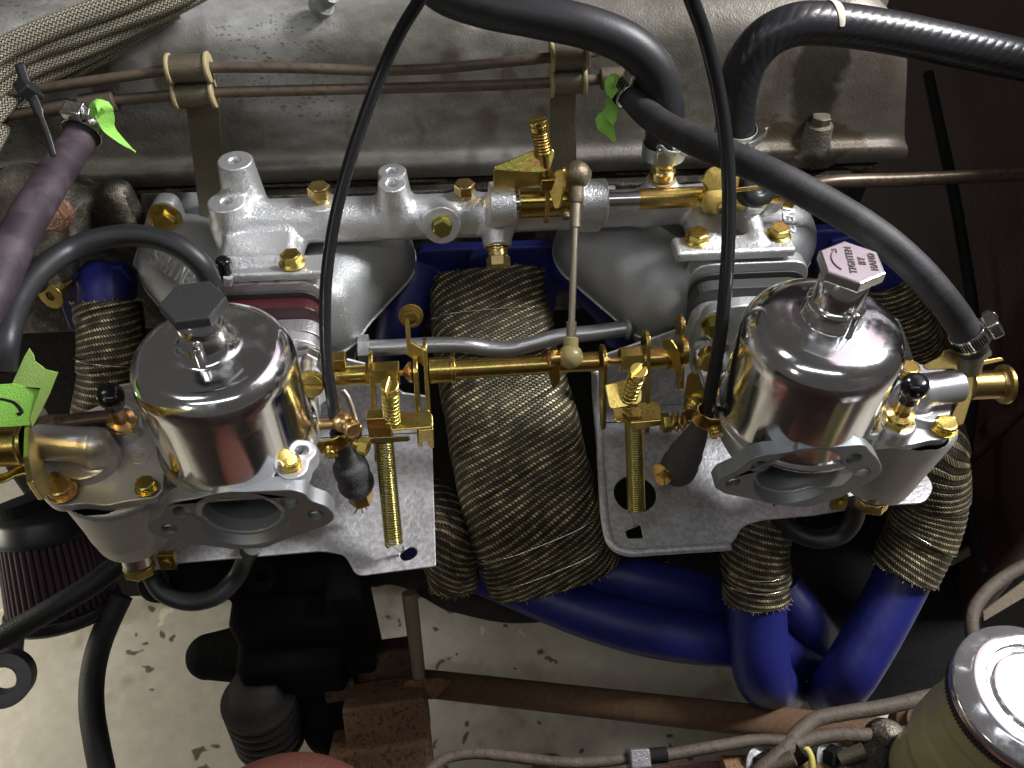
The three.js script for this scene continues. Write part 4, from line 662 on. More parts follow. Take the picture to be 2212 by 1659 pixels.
// ---------------------------------------------------------------- carburettors
function carburettor(k, name, label) {
  const L = k === 'L', P = L ? V(-0.182, -0.034, 0.0034) : V(0.198, -0.0385, 0.0032), s = L ? 1 : 1.06;
  const t = thing(name, label, 'carburettor', P); t.scale.setScalar(s);
  const lo = (v) => v.clone().sub(P).divideScalar(s), Y = (x, y, h) => lo(atY(x, y, h)), Zl = (x, y, z) => lo(atZ(x, y, z));
  const G = (geo) => { geo.translate(-P.x, -P.y, -P.z); geo.scale(1 / s, 1 / s, 1 / s); return boxUV(geo); };
  const zF = 0.055, bore = Zl(...(L ? [521, 1122] : [1725, 1031]), zF), by = bore.y, bx = bore.x;
  // polished suction chamber
  const pr = [[0.030, 0.0], [0.0515, 0.0], [0.0520, 0.0012], [0.0518, 0.0032], [0.0496, 0.0040], [0.0489, 0.0056], [0.0487, 0.02], [0.0488, 0.05], [0.0488, L ? 0.066 : 0.062]];
  for (let i = 1; i <= 9; i++) { const a = i / 10 * Math.PI / 2; pr.push(L ? [0.0353 + 0.0135 * Math.cos(a), 0.0670 + 0.0162 * Math.sin(a)] : [0.0298 + 0.0190 * Math.cos(a), 0.0635 + 0.0195 * Math.sin(a)]); }
  if (L) pr.push([0.0358, 0.0832], [0.0350, 0.0829], [0.0342, 0.0834], [0.029, 0.0840], [0.0215, 0.0846], [0.0185, 0.0856], [0.0160, 0.0885], [0.0142, 0.0935], [0.0134, 0.100], [0.0134, 0.1135], [0, 0.1135]);
  else pr.push([0.0298, 0.0832], [0.027, 0.0838], [0.023, 0.0845], [0.0182, 0.0852], [0.0173, 0.0862], [0.0170, 0.0955], [0.0166, 0.0972], [0.0148, 0.0985], [0.0142, 0.0992], [0.0142, 0.1205], [0, 0.1205]);
  const bell = add('suction_chamber', boxUV(lathe(pr, 112)), M.polish, t);
  // vent rib running down the neck
  const ra = L ? 1.62 : 1.35, rn = L ? 0.0165 : 0.0172, rp = V(Math.cos(ra) * rn, 0, Math.sin(ra) * rn);
  add('vent_rib', boxUV(xf(turned([[0, 0.080], [0.0033, 0.080], [0.0033, L ? 0.0975 : 0.1005], [0.0022, L ? 0.0995 : 0.1025], [0, L ? 0.1 : 0.103]], 24), rp)), M.polish, bell);
  // hexagonal damper cap
  const turn = L ? 0.13 : 0.42, cap = add('damper_cap', boxUV(hexGeo(0.0186, 0.0072, 0.0011, turn)), L ? M.plasticCap : M.capMetal, t, V(0, L ? 0.1135 : 0.1190, 0));
  add('cap_collar', boxUV(turned([[0.0100, 0], [0.0130, 0], [0.0130, 0.0012], [0.0100, 0.0012]], 40)), L ? M.plasticCap : M.chrome, cap, V(0, -0.0009, 0));
  if (!L) {
    const rot = new THREE.Matrix4().makeRotationY(1.38), place = (g, x, y) => boxUV(g.translate(x, y, 0).applyMatrix4(flatUp).applyMatrix4(rot).translate(0, 0.0072 - 0.0001, 0));
    add('lettering', place(glyphs('TIGHTEN', 0.0039, 0.0005), 0.001, 0.0010), M.letterDark, cap); add('lettering', place(glyphs('BY', 0.0039, 0.0005), 0.001, -0.0050), M.letterDark, cap); add('lettering', place(glyphs('HAND', 0.0039, 0.0005), 0.001, -0.0110), M.letterDark, cap);
    const arc = [...Array(13)].map((_, i) => { const a = 0.75 + i / 12 * 1.7; return V(0.001 + 0.0118 * Math.cos(a), 0.0002, -0.0118 * Math.sin(a) + 0.0004); });
    const ar = add('arrow', boxUV(sweep(curve(arc), 0.00042, { seg: 40, rad: 8 })), M.letterDark, cap, V(0, 0.0072, 0)); ar.rotation.y = 1.38;
    const hd = arc[0]; add('arrow_head', boxUV(merge([rod(hd, hd.clone().add(V(-0.0008, 0, -0.0026)), 0.0004, 8), rod(hd, hd.clone().add(V(-0.0032, 0, -0.0002)), 0.0004, 8)])), M.letterDark, ar);
  }
  // ear with the chamber screws
  const e1 = Y(...(L ? [632, 1010] : [1872, 918]), P.y + 0.006 * s), e2 = Y(...(L ? [654, 977] : [1888, 893]), P.y + 0.006 * s), e0 = Y(...(L ? [603, 984] : [1851, 903]), P.y + 0.006 * s);
  const cy = (p, r, y0 = -0.006, y1 = 0.008) => cylS(V(p.x, y0, p.z), V(p.x, y1, p.z), r, r, 0.0016);
  const ear = cut(uni(0.004, [cy(e1, 0.0105), cy(e2, 0.0092), cy(e0, 0.0085, -0.006, 0.006), capS(V(e1.x * 0.8, 0.001, e1.z * 0.8), V(e1.x, 0.001, e1.z), 0.006)]), [cylS(V(e2.x, 0.001, e2.z), V(e2.x, 0.02, e2.z), 0.0042, 0.0042, 0.0003), cylS(V(0, -0.05, 0), V(0, 0.05, 0), 0.0478, 0.0478, 0.0001)], 0.0006);
  const bl = [e0, e1, e2], mnv = (q) => Math.min(...bl.map((p) => p[q])) - 0.018, mxv = (q) => Math.max(...bl.map((p) => p[q])) + 0.016;
  const er = add('chamber_ear', nets(V(mnv('x'), -0.012, mnv('z')), V(mxv('x'), 0.014, mxv('z')), 0.0009, ear), M.alloySmooth, t);
  add('screw', merge([screwHead(0.0058, 0.0056), xf(turned([[0, 0], [0.0064, 0], [0.0064, 0.001], [0, 0.001]], 24), V(0, -0.001, 0))]), M.zinc, er, V(e1.x, 0.0088, e1.z), new THREE.Quaternion().setFromAxisAngle(UP, 0.5));
  add('screw', screwHead(0.0050, 0.007), M.zinc, er, V(e0.x, 0.0062, e0.z), new THREE.Quaternion().setFromAxisAngle(UP, 0.2));
  // main body: barrel, bridge under the chamber, throat
  const fz = (zF - P.z) / s, body0 = uni(0.008, [cylS(V(0, -0.020, 0), V(0, -0.0008, 0), 0.047, 0.0505, 0.0015), cylS(V(bx * 0.4, by, -0.078), V(bx, by, fz - 0.006), 0.034, 0.0335, 0.002), boxS(V(0.004, -0.012, 0.03), 0.036, 0.010, 0.018, 0.005), capS(V(0.0, by - 0.006, 0.0), V(0.004, by - 0.034, 0.0), 0.019, 0.014), boxS(V(L ? 0.035 : -0.04, by + 0.012, -0.035), 0.014, 0.010, 0.03, 0.005)]);
  const body = cut(body0, [cylS(V(bx, by, -0.06), V(bx, by, fz + 0.02), 0.0245, 0.0245, 0.0003)], 0.0006);
  add('body', nets(V(-0.068, -0.095, -0.084), V(0.068, 0.004, fz + 0.004), 0.0016, body), M.alloySmooth, t);
  const out = L ? [[313, 1137], [328, 1126], [348, 1115], [357, 1092], [373, 1084], [458, 1072], [467, 1067], [536, 1062], [633, 1058], [660, 1066], [670, 1081], [706, 1093], [724, 1113], [718, 1128], [697, 1139], [619, 1165], [574, 1184], [507, 1188], [453, 1180], [384, 1170], [350, 1163], [326, 1152]]
    : [[1541, 1053], [1555, 1033], [1596, 1015], [1620, 993], [1647, 984], [1717, 977], [1726, 971], [1791, 966], [1868, 960], [1882, 977], [1898, 993], [1907, 1011], [1900, 1028], [1871, 1046], [1816, 1075], [1746, 1097], [1679, 1092], [1611, 1076], [1567, 1068]];
  const holes = L ? [[521, 1122, 0.0302], [393, 1106, 0.0056], [625, 1086, 0.0056], [366, 1142, 0.0050], [682, 1113, 0.0050]] : [[1725, 1031, 0.0302], [1640, 1007, 0.0052], [1844, 991, 0.0052], [1583, 1043, 0.0050], [1864, 1022, 0.0050]];
  add('air_flange', G(plate(out, V(P.x, P.y, zF), ZA, 0.0115, { r: 0.004, bevel: 0.0007, holes, back: true })), M.flange, t);
  const thr = []; for (let i = 0; i < 12; i++) thr.push([i % 2 ? 0.0046 : 0.0052, -0.009 + i * 0.0009]);
  for (const h of holes.slice(3)) add('thread', xf(lathe([...thr].reverse().map(([r, y]) => [r, y]), 24), Zl(h[0], h[1], zF - 0.0012), toDir(ZA)), M.machined, t);
  for (const h of holes.slice(1)) add('hole_end', xf(turned([[0, 0], [0.0064, 0], [0.0064, 0.001], [0, 0.001]], 20), Zl(h[0], h[1], zF - 0.0135), toDir(ZA)), M.flange, t);
  const bm = [...Array(13)].map((_, i) => { const q = i / 12; return [0.0300 / s - 0.0058 * Math.sin(q * Math.PI / 2), -0.0004 - 0.020 * q]; });
  add('throat', boxUV(xf(lathe([[0.0308 / s, 0.0002], [0.0303 / s, 0.0002], ...bm, [0.0242 / s, -0.075]], 72), V(bx, by, fz), toDir(ZA))), M.flange, t);
  add('piston', boxUV(merge([xf(turned([[0, 0], [0.0185, 0], [0.0195, 0.0012], [0.0195, 0.05], [0, 0.05]], 48), V(bx * 0.6, by + 0.0045, 0.004)), new RoundedBoxGeometry(0.004, 0.003, 0.03, 2, 0.0008).translate(bx * 0.6, by + 0.0040, 0.008)])), M.alloyMatt, t);
  add('throat_end', boxUV(xf(turned([[0, 0], [0.0242, 0], [0.0242, 0.001], [0, 0.001]], 40), V(bx * 0.5, by, -0.07), toDir(ZA))), M.brass, t);
  // engine side flange with nuts
  add('engine_flange', boxUV(extr(rounded([[-0.048, -0.032], [0.048, -0.032], [0.048, 0.034, 0.018], [0.030, 0.040, 0.01], [-0.030, 0.040, 0.01], [-0.048, 0.034, 0.018]], 0.012, 8), 0.010, 0.001).translate(0, by, -0.0865 / s + 0.0045)), M.alloy, t);
  for (const q of L ? [[0.0395, 0.024]] : [[-0.0395, 0.024], [-0.0395, -0.012]]) {
    const nut = add('stud_nut', merge([xf(hexGeo(0.0088, 0.0075, 0.0008, 0.3), V(0, 0.0014, 0)), turned([[0, 0], [0.0098, 0], [0.0098, 0.0013], [0, 0.0013]], 28)]), L ? M.steel : M.plugGreen, t, V(q[0], by + q[1], -0.0720 / s + 0.0), toDir(ZA));
    const st = []; for (let i = 0; i <= 24; i++) st.push([i % 2 ? 0.0034 : 0.0040, i * 0.0007]); st.push([0, 0.0168]); add('stud', lathe(st, 20), M.steelWorn, nut, V(0, 0.008, 0));
  }
  // float bowl with lid
  const hL = L ? -0.043 : -0.040, lidPx = L ? [[108, 1088], [128, 1094], [185, 1087], [227, 1093], [279, 1082], [334, 1076, 0.004], [352, 1060, 0.004], [356, 1000], [330, 905], [245, 862, 0.004], [150, 905], [70, 945], [80, 1060, 0.006]] : [[1890, 960], [1938, 956], [1966, 961], [2010, 950], [2045, 950, 0.004], [2058, 932, 0.004], [2042, 870], [2050, 800], [1960, 780], [1900, 800], [1872, 880]];
  add('bowl_lid', G(plate(lidPx, V(P.x, hL, P.z), UP, 0.0065, { r: 0.0035, bevel: 0.0009, back: true })), M.lid, t);
  add('lid_gasket', G(plate(lidPx, V(P.x, hL - 0.0068, P.z), UP, 0.0016, { r: 0.0035, bevel: 0.0002, back: true })), M.gasket, t);
  add('bowl_rim', G(plate(lidPx.map((p) => [...p]), V(P.x, hL - 0.0086, P.z), UP, 0.007, { r: 0.0035, bevel: 0.0008, back: true })), M.alloySmooth, t);
  const c = Y(...(L ? [238, 1010] : [1968, 872]), hL), d0 = Zl(...(L ? [296, 1205] : [1888, 1062]), L ? 0.030 : 0.028), yl = (hL - P.y) / s;
  const bowl = uni(0.010, [cylS(V(c.x, yl - 0.008, c.z), V(lerp(c.x, d0.x, 0.6), yl - 0.075, lerp(c.z, d0.z, 0.5)), 0.036, 0.024, 0.006), capS(V(lerp(c.x, d0.x, 0.6), yl - 0.055, lerp(c.z, d0.z, 0.5)), d0.clone().add(V(0, 0.010, -0.006)), 0.020, 0.011), capS(V(c.x, yl - 0.02, c.z), V(0, by, 0), 0.014)]);
  const bc = V(lerp(c.x, d0.x, 0.5), 0, lerp(c.z, d0.z, 0.5));
  add('float_bowl', nets(V(Math.min(c.x, d0.x) - 0.05, d0.y - 0.022, Math.min(c.z, d0.z) - 0.05), V(Math.max(c.x, d0.x) + 0.05, yl - 0.006, Math.max(c.z, d0.z) + 0.05), 0.0017, (x, y, z) => bowl(x, y, z)), M.bowl, t);
  const dn = V(0.0, -0.93, 0.36).normalize();
  add('drain_boss', xf(turned([[0, -0.014], [0.0105, -0.014], [0.0105, 0.004], [0.0095, 0.005], [0, 0.005]], 32), d0, toDir(dn)), M.machined, t);
  add('drain_plug', merge([xf(turned([[0, 0], [0.0112, 0], [0.0112, 0.0015], [0, 0.0015]], 28), V(0, 0.0052, 0)), xf(hexGeo(0.0112, 0.0068, 0.0009, 0.35), V(0, 0.0067, 0))]), L ? M.plugGreen : M.brass, t, d0, toDir(dn));
  // fuel inlet elbow cast on the lid
  const a = Y(...(L ? [205, 962] : [1985, 845]), hL + 0.0165), b = Y(...(L ? [78, 955] : [2072, 833]), hL + 0.0175), r = L ? 0.0118 : 0.0112;
  const elbow = uni(0.0022, [cylS(b, a, r, r, 0.0008), capS(a, a.clone().add(V(0, -0.010, 0)), r, r + 0.0008), cylS(V(lerp(a.x, b.x, 0.22), yl - 0.0015, a.z), V(lerp(a.x, b.x, 0.22), yl + 0.0062, a.z), 0.0205, 0.0185, 0.0012)]);
  add('inlet_elbow', nets(V(Math.min(a.x, b.x) - 0.026, yl - 0.003, a.z - 0.026), V(Math.max(a.x, b.x) + 0.026, yl + 0.034, a.z + 0.026), 0.0010, elbow), M.lidRaised, t);
  // screws on the lid
  for (const q of L ? [[136, 1064, 0.0078], [318, 1055, 0.0062]] : [[1961, 803, 0.0068], [2039, 924, 0.0072]]) add('lid_screw', merge([screwHead(q[2], q[2] * 0.75), xf(turned([[0, 0], [q[2] * 1.2, 0], [q[2] * 1.2, 0.0012], [0, 0.0012]], 26), V(0, -0.0012, 0))]), q[2] > 0.0065 && L ? M.copper : M.zinc, t, Y(q[0], q[1], hL + 0.002).add(V(0, L ? 0.0018 : 0.0005, 0)), new THREE.Quaternion().setFromAxisAngle(UP, q[0]));
  if (L) { const p = Y(303, 985, hL + 0.0003), m = add('maker_mark', boxUV(merge([new THREE.TorusGeometry(0.0062, 0.0004, 8, 36), glyphs('B', 0.0062, 0.0005)]).applyMatrix4(flatUp)), M.lid, t, p); m.rotation.y = 0.1; }
  // vent union with its rubber blanking cap
  const vf = Y(...(L ? [271, 925] : [1930, 925]), hL + 0.003), vt = Zl(...(L ? [240, 858] : [1974, 838]), L ? 0.006 : 0.03), vd = vt.clone().sub(vf).normalize();
  add('vent_boss', boxUV(turned([[0, -0.004], [0.0128, -0.004], [0.0122, 0.006], [0.0110, 0.0075], [0, 0.0075]], 32)), M.lidRaised, t, vf, toDir(UP));
  const vl = vt.distanceTo(vf), un = add('vent_union', merge([xf(hexGeo(0.0100, 0.0085, 0.001, 0.3), V(0, 0.0065, 0)), xf(turned([[0, 0], [0.0088, 0], [0.0086, 0.003], [0.005, 0.0045], [0.0044, 0.0055], [0.0044, vl * 0.7], [0, vl * 0.7]], 28), V(0, 0.0145, 0))]), L ? M.copper : M.zinc, t, vf, toDir(vd));
  add('blanking_cap', turned([[0.0046, 0], [0.0062, 0], [0.0064, 0.002], [0.0062, 0.008], [0.0072, 0.0095], [0.0082, 0.0125], [0.0082, 0.016], [0.0070, 0.0195], [0.004, 0.0212], [0, 0.0215]], 32, 0.0008), M.blackGloss, un, V(0, vl - 0.0125, 0));
  return { t, P, s, bx, by };
}
carburettor('L', 'carburettor', 'polished carburettor with a black plastic hexagonal cap');
carburettor('R', 'carburettor', 'polished carburettor with a bright metal cap lettered TIGHTEN BY HAND');
// gold fuel unions with their brackets, outside the float bowls
{
  const t = thing('fuel_union', 'gold fuel union and clamp bracket beside the large green tape', 'fuel union');
  const x0 = atY(74, 955, -0.026), ax = (px) => atY(px, 955 + (80 - px) * 0.05, -0.026);
  add('tube', boxUV(xf(turned([[0, 0], [0.0155, 0], [0.0160, 0.002], [0.0150, 0.004], [0.0145, 0.05], [0, 0.05]], 40), ax(66), toDir(V(-1, 0, 0)))), M.zinc, t);
  add('bracket_plate', boxUV(plate([[62, 905, 0.006], [92, 912, 0.006], [96, 1000], [112, 1062, 0.004], [96, 1078, 0.004], [72, 1040], [62, 985]], ax(80), V(-0.86, 0.10, 0.45), 0.0026, { r: 0.003 })), M.zinc, t);
  add('bracket_foot', boxUV(plate([[96, 1040], [118, 1018, 0.003], [158, 1050, 0.006], [152, 1078, 0.006], [112, 1080, 0.003]], atY(130, 1055, -0.0415), UP, 0.002, { r: 0.002 })), M.copper, t);
  add('clamp_strip', boxUV(sweep(curve([atY(-30, 1040, -0.045), atY(10, 1032, -0.043), atY(40, 1018, -0.041), atY(62, 1015, -0.041), atY(70, 1035, -0.047), atY(74, 1055, -0.052)]), 0.004, { seg: 50, rad: 16, flat: 0.28, power: 4, side: ZA })), M.zinc, t);
  add('spill_pipe', sweep(curve([atY(60, 930, -0.022), atY(100, 918, -0.0225), atY(160, 912, -0.024), atY(215, 905, -0.027), atY(262, 903, -0.030)]), (q) => 0.0055 + 0.0012 * (1 - q) * (q < 0.3 ? 1 : 0.6), { seg: 60, rad: 18 }), M.rodBrown, t);
  add('pipe_end', xf(new RoundedBoxGeometry(0.014, 0.016, 0.012, 3, 0.003), atY(78, 908, -0.024)), M.bracket, t);
}
{
  const t = thing('fuel_union', 'dull gold fuel union and bent bracket at the right float bowl', 'fuel union');
  const o = atY(2070, 835, -0.022), n = V(-0.80, 0.30, 0.52).normalize();
  add('bracket_plate', boxUV(plate([[1990, 790], [2032, 768], [2036, 757, 0.003], [2056, 755, 0.003], [2102, 795, 0.003], [2098, 855], [2078, 920, 0.003], [2048, 915, 0.003], [2070, 860], [2074, 830], [2060, 797], [2000, 800]], o, V(-0.25, 0.75, 0.6), 0.0026, { r: 0.002 })), M.zincDull, t);
  const A = atY(2094, 833, -0.024), d = V(1, 0.02, 0.03).normalize();
  add('tube', boxUV(xf(turned([[0, 0], [0.0100, 0], [0.0100, 0.0225], [0.0140, 0.0235], [0.0142, 0.026], [0.0115, 0.0265], [0.0105, 0.02], [0, 0.02]], 36), A, toDir(d))), M.zincDull, t);
  add('tab', boxUV(plate([[2090, 785], [2160, 772, 0.002], [2166, 780, 0.002], [2108, 793], [2096, 806]], atY(2130, 782, -0.010), V(0, 0.8, 0.6), 0.002, {})), M.zincDull, t);
  add('riser', boxUV(merge([rod(atY(2092, 800, -0.014), atY(2104, 742, 0.006), 0.0082, 20), xf(screwHead(0.004, 0.004), atY(2122, 762, -0.002), toDir(V(0.2, 0.6, 0.7)))])), M.bracket, t);
}
// ---------------------------------------------------------------- cam levers and small screws between the carburettors and the shaft
{
  const t = thing('choke_linkage', 'small gold choke levers and screws beside the black-capped carburettor', 'linkage');
  put('adjusting_screw', merge([screwHead(0.0078, 0.006, 'slot'), xf(turned([[0, -0.012], [0.009, -0.012], [0.009, -0.001], [0, -0.001]], 28), V(0, 0, 0))]), M.zinc, t, atZ(672, 832, -0.030), V(0.15, 0.6, 0.78));
  put('screw_boss', turned([[0, -0.03], [0.012, -0.03], [0.0108, 0], [0, 0]], 28), M.alloySmooth, t, atZ(676, 846, -0.036), V(0.15, 0.6, 0.78));
  const th = []; for (let i = 0; i <= 44; i++) th.push([i % 2 ? 0.0034 : 0.0040, i * 0.0006]); th.push([0, 0.0264]); put('stop_rod', lathe(th, 20), M.copper, t, atZ(682, 918, -0.012), V(1, 0.03, 0));
  put('ball', new THREE.SphereGeometry(0.0075, 24, 16), M.copper, t, atZ(742, 912, -0.012), UP); put('ball_screw', screwHead(0.006, 0.006), M.copper, t, atZ(757, 920, -0.004), V(0.5, 0.1, 0.85));
  put('pinch_bolt', hexHead(0.0066, 0.007, { shank: 0.004, sr: 0.0035 }), M.zinc, t, atZ(764, 958, -0.004), V(0.95, -0.1, 0.3));
  add('wire_link', sweep(curve([atZ(740, 842, -0.05), atZ(752, 858, -0.046), atZ(768, 905, -0.035), atZ(776, 938, -0.026), atZ(760, 952, -0.02), atZ(748, 962, -0.016)]), 0.0021, { seg: 60, rad: 12 }), M.steelWorn, t);
  add('lever', boxUV(plate([[716, 850, 0.003], [730, 848, 0.003], [742, 905], [738, 930, 0.003], [724, 925, 0.003]], atZ(728, 890, -0.030), V(-0.6, 0.35, 0.7), 0.0022, { r: 0.002 })), M.zinc, t);
  add('stop_block', boxUV(new RoundedBoxGeometry(0.014, 0.009, 0.010, 2, 0.0008)), M.zinc, t, atZ(726, 778, -0.062));
  add('cam', boxUV(plate([[648, 800, 0.003], [660, 796, 0.003], [680, 850], [672, 880, 0.004], [650, 868, 0.004], [640, 830]], atZ(660, 840, -0.045), V(0.5, 0.4, 0.75), 0.002, { r: 0.002 })), M.zinc, t);
}
{
  const t = thing('choke_linkage', 'small gold choke levers and coil beside the bright-capped carburettor', 'linkage');
  put('pivot_screw', screwHead(0.007, 0.006), M.zinc, t, atZ(1526, 782, -0.04), V(0.1, 0.7, 0.7));
  add('lever', boxUV(plate([[1486, 806, 0.003], [1506, 800, 0.003], [1528, 858], [1520, 880, 0.004], [1496, 884, 0.004], [1478, 866]], atZ(1500, 840, -0.036), V(-0.5, 0.4, 0.75), 0.0024, { r: 0.002 })), M.zinc, t);
  put('knuckle', new THREE.SphereGeometry(0.0082, 24, 16), M.zinc, t, atZ(1500, 874, -0.028), UP); put('knuckle_screw', screwHead(0.006, 0.006), M.copper, t, atZ(1492, 886, -0.02), V(-0.3, 0.3, 0.9));
  const th = []; for (let i = 0; i <= 24; i++) th.push([i % 2 ? 0.0034 : 0.0040, i * 0.0006]); th.push([0, 0.0144]); put('stop_rod', lathe(th, 20), M.copper, t, atZ(1540, 868, -0.022), V(1, 0.03, 0));
  add('stop_spring', xf(coil(5, 0.0068, 0.0010, 0.022), atZ(1446, 912, -0.024), toDir(V(1, 0.05, 0.02))), M.copper, t);
  put('spring_screw', merge([hexGeo(0.0075, 0.006, 0.0007), xf(turned([[0, 0], [0.004, 0], [0.004, 0.03], [0, 0.03]], 18), V(0, -0.03, 0))]), M.zinc, t, atZ(1446, 912, -0.024), V(-1, 0.02, 0.1));
  put('collar', turned([[0, 0], [0.0105, 0], [0.0105, 0.004], [0, 0.004]], 28), M.zinc, t, atZ(1470, 760, -0.055), V(1, 0, 0));
  add('stop_arm', boxUV(plate([[1432, 732, 0.002], [1452, 730, 0.002], [1466, 752], [1476, 800, 0.004], [1464, 806, 0.004], [1448, 760], [1436, 752, 0.002]], atZ(1455, 770, -0.05), V(-0.6, 0.35, 0.7), 0.0024, { r: 0.001 })), M.zinc, t);
  put('hex_stop', merge([hexGeo(0.006, 0.008, 0.0006)]), M.zinc, t, atZ(1520, 770, -0.05), V(0.4, 0.8, 0.3));
}
// ---------------------------------------------------------------- hoses and cables
const hose = (name, pts, r, m, label, cat, o = {}) => solo(name, sweep(curve(pts), r, { seg: 140, rad: 24, ...o }), m, label, cat);
function wormClamp(label, c, dir, r, screwDir, group = 'worm-drive hose clips') {   // slotted band with a screw housing
  const t = thing('hose_clip', label, 'hose clip', c), q = toDir(dir), d = dir.clone().normalize();
  const band = turned([[r, -0.0055], [r + 0.0009, -0.0055], [r + 0.0009, 0.0055], [r, 0.0055], [r, -0.0055]], 44);
  add('band', boxUV(xf(band, V(0, 0, 0), q)), M.steel, t);
  const w = screwDir.clone().addScaledVector(d, -screwDir.dot(d)).normalize(), tan = d.clone().cross(w);
  for (let i = -7; i <= 7; i++) { const a = i * 0.15 + 1.9, e = w.clone().multiplyScalar(Math.cos(a)).addScaledVector(tan, Math.sin(a)); const g = new THREE.BoxGeometry(0.0009, 0.0068, 0.0004), mm = new THREE.Matrix4().makeBasis(e.clone().cross(d).normalize().negate(), d, e).setPosition(e.clone().multiplyScalar(r + 0.00105)); add('slot', g.applyMatrix4(mm), M.blackDark, t); }
  const hb = new THREE.Matrix4().makeBasis(tan, d, w).setPosition(w.clone().multiplyScalar(r + 0.0040));
  add('housing', boxUV(new RoundedBoxGeometry(0.015, 0.0125, 0.0085, 3, 0.002).applyMatrix4(hb)), M.steel, t);
  add('clip_screw', xf(merge([hexGeo(0.0044, 0.0055, 0.0005), turned([[0, 0], [0.0052, 0], [0.0052, 0.0012], [0, 0.0012]], 24)]), w.clone().multiplyScalar(r + 0.0042).addScaledVector(tan, -0.0078), toDir(tan.clone().negate())), M.steel, t);
  return t;
}
// left fuel hose
{
  const p = [atZ(190, 262, -0.205), atZ(172, 300, -0.19), atZ(140, 345, -0.165), atZ(100, 408, -0.130), atZ(56, 480, -0.095), atZ(14, 565, -0.06), atZ(-24, 650, -0.03), atZ(-70, 750, -0.005), atZ(-130, 880, 0.01)];
  hose('fuel_hose', p, (t) => 0.0116 + 0.0008 * t, M.hosePurple, 'thick purplish grey hose hanging down the left edge', 'hose');
  wormClamp('shiny hose clip on the purplish hose beside green tape', atZ(182, 276, -0.199), p[1].clone().sub(p[0]), 0.0134, V(-0.1, 0.75, 0.65));
}
// thin breather loop
hose('breather_hose', [atZ(8, 800, 0.0), atZ(14, 740, -0.01), atZ(38, 655, -0.04), atZ(85, 588, -0.07), atZ(150, 540, -0.095), atZ(230, 514, -0.105), atZ(310, 510, -0.105), atZ(385, 532, -0.098), atZ(435, 572, -0.092), atZ(458, 625, -0.090), atZ(466, 680, -0.095)], 0.0076, M.hosePlain, 'plain black hose arching over the embossed manifold', 'hose', { rad: 22 });
// big water hose in the middle
{
  const p = [atZ(905, -70, -0.24), atZ(955, -20, -0.23), atZ(1040, 12, -0.215), atZ(1150, 34, -0.205), atZ(1270, 60, -0.198), atZ(1360, 98, -0.194), atZ(1412, 150, -0.192), atZ(1432, 215, -0.190), atZ(1436, 270, -0.188), atZ(1434, 330, -0.184)];
  hose('water_hose', p, 0.0144, M.hosePlain, 'thick smooth black hose bending down to the brass water fitting', 'hose', { rad: 32 });
  const c = atZ(1434, 322, -0.1845), t = thing('spring_clip', 'pale flat spring clip round the end of the thick smooth hose', 'hose clip', c), d = V(0.02, -1, 0.05).normalize(), q = toDir(d.clone().negate());
  add('band', boxUV(xf(turned([[0.0156, -0.0055], [0.0166, -0.0055], [0.0166, 0.0055], [0.0156, 0.0055], [0.0156, -0.0055]], 44), V(0, 0, 0), q)), M.clipPale, t);
  add('clip_tab', boxUV(plate([[1452, 318], [1486, 326, 0.002], [1484, 338, 0.002], [1452, 332]], atZ(1466, 326, -0.172), V(0.1, 0.3, 0.9), 0.001, {}).translate(-c.x, -c.y, -c.z)), M.clipPale, t);
  add('clip_tab', boxUV(sweep(curve([atZ(1418, 342, -0.168), atZ(1424, 318, -0.166), atZ(1440, 330, -0.166), atZ(1462, 334, -0.167)].map((v) => v.sub(c))), 0.0022, { seg: 30, rad: 12, flat: 0.3, power: 4, side: V(0, 1, 0) })), M.clipPale, t);
  const f = thing('water_fitting', 'brass water fitting under the thick smooth hose', 'fitting', V(0.1315, 0.029, -0.181));
  add('fitting', turned([[0, -0.002], [0.0085, -0.002], [0.0085, 0.002], [0.0098, 0.003], [0.0098, 0.009], [0.0080, 0.0105], [0.0088, 0.0125], [0.0080, 0.0145], [0.0088, 0.0165], [0.0078, 0.03], [0, 0.03]], 36), M.brass, f);
  add('washer', turned([[0.005, 0], [0.0112, 0], [0.0112, 0.0016], [0.005, 0.0016]], 32), M.gasket, f, V(0, -0.0002, 0));
}
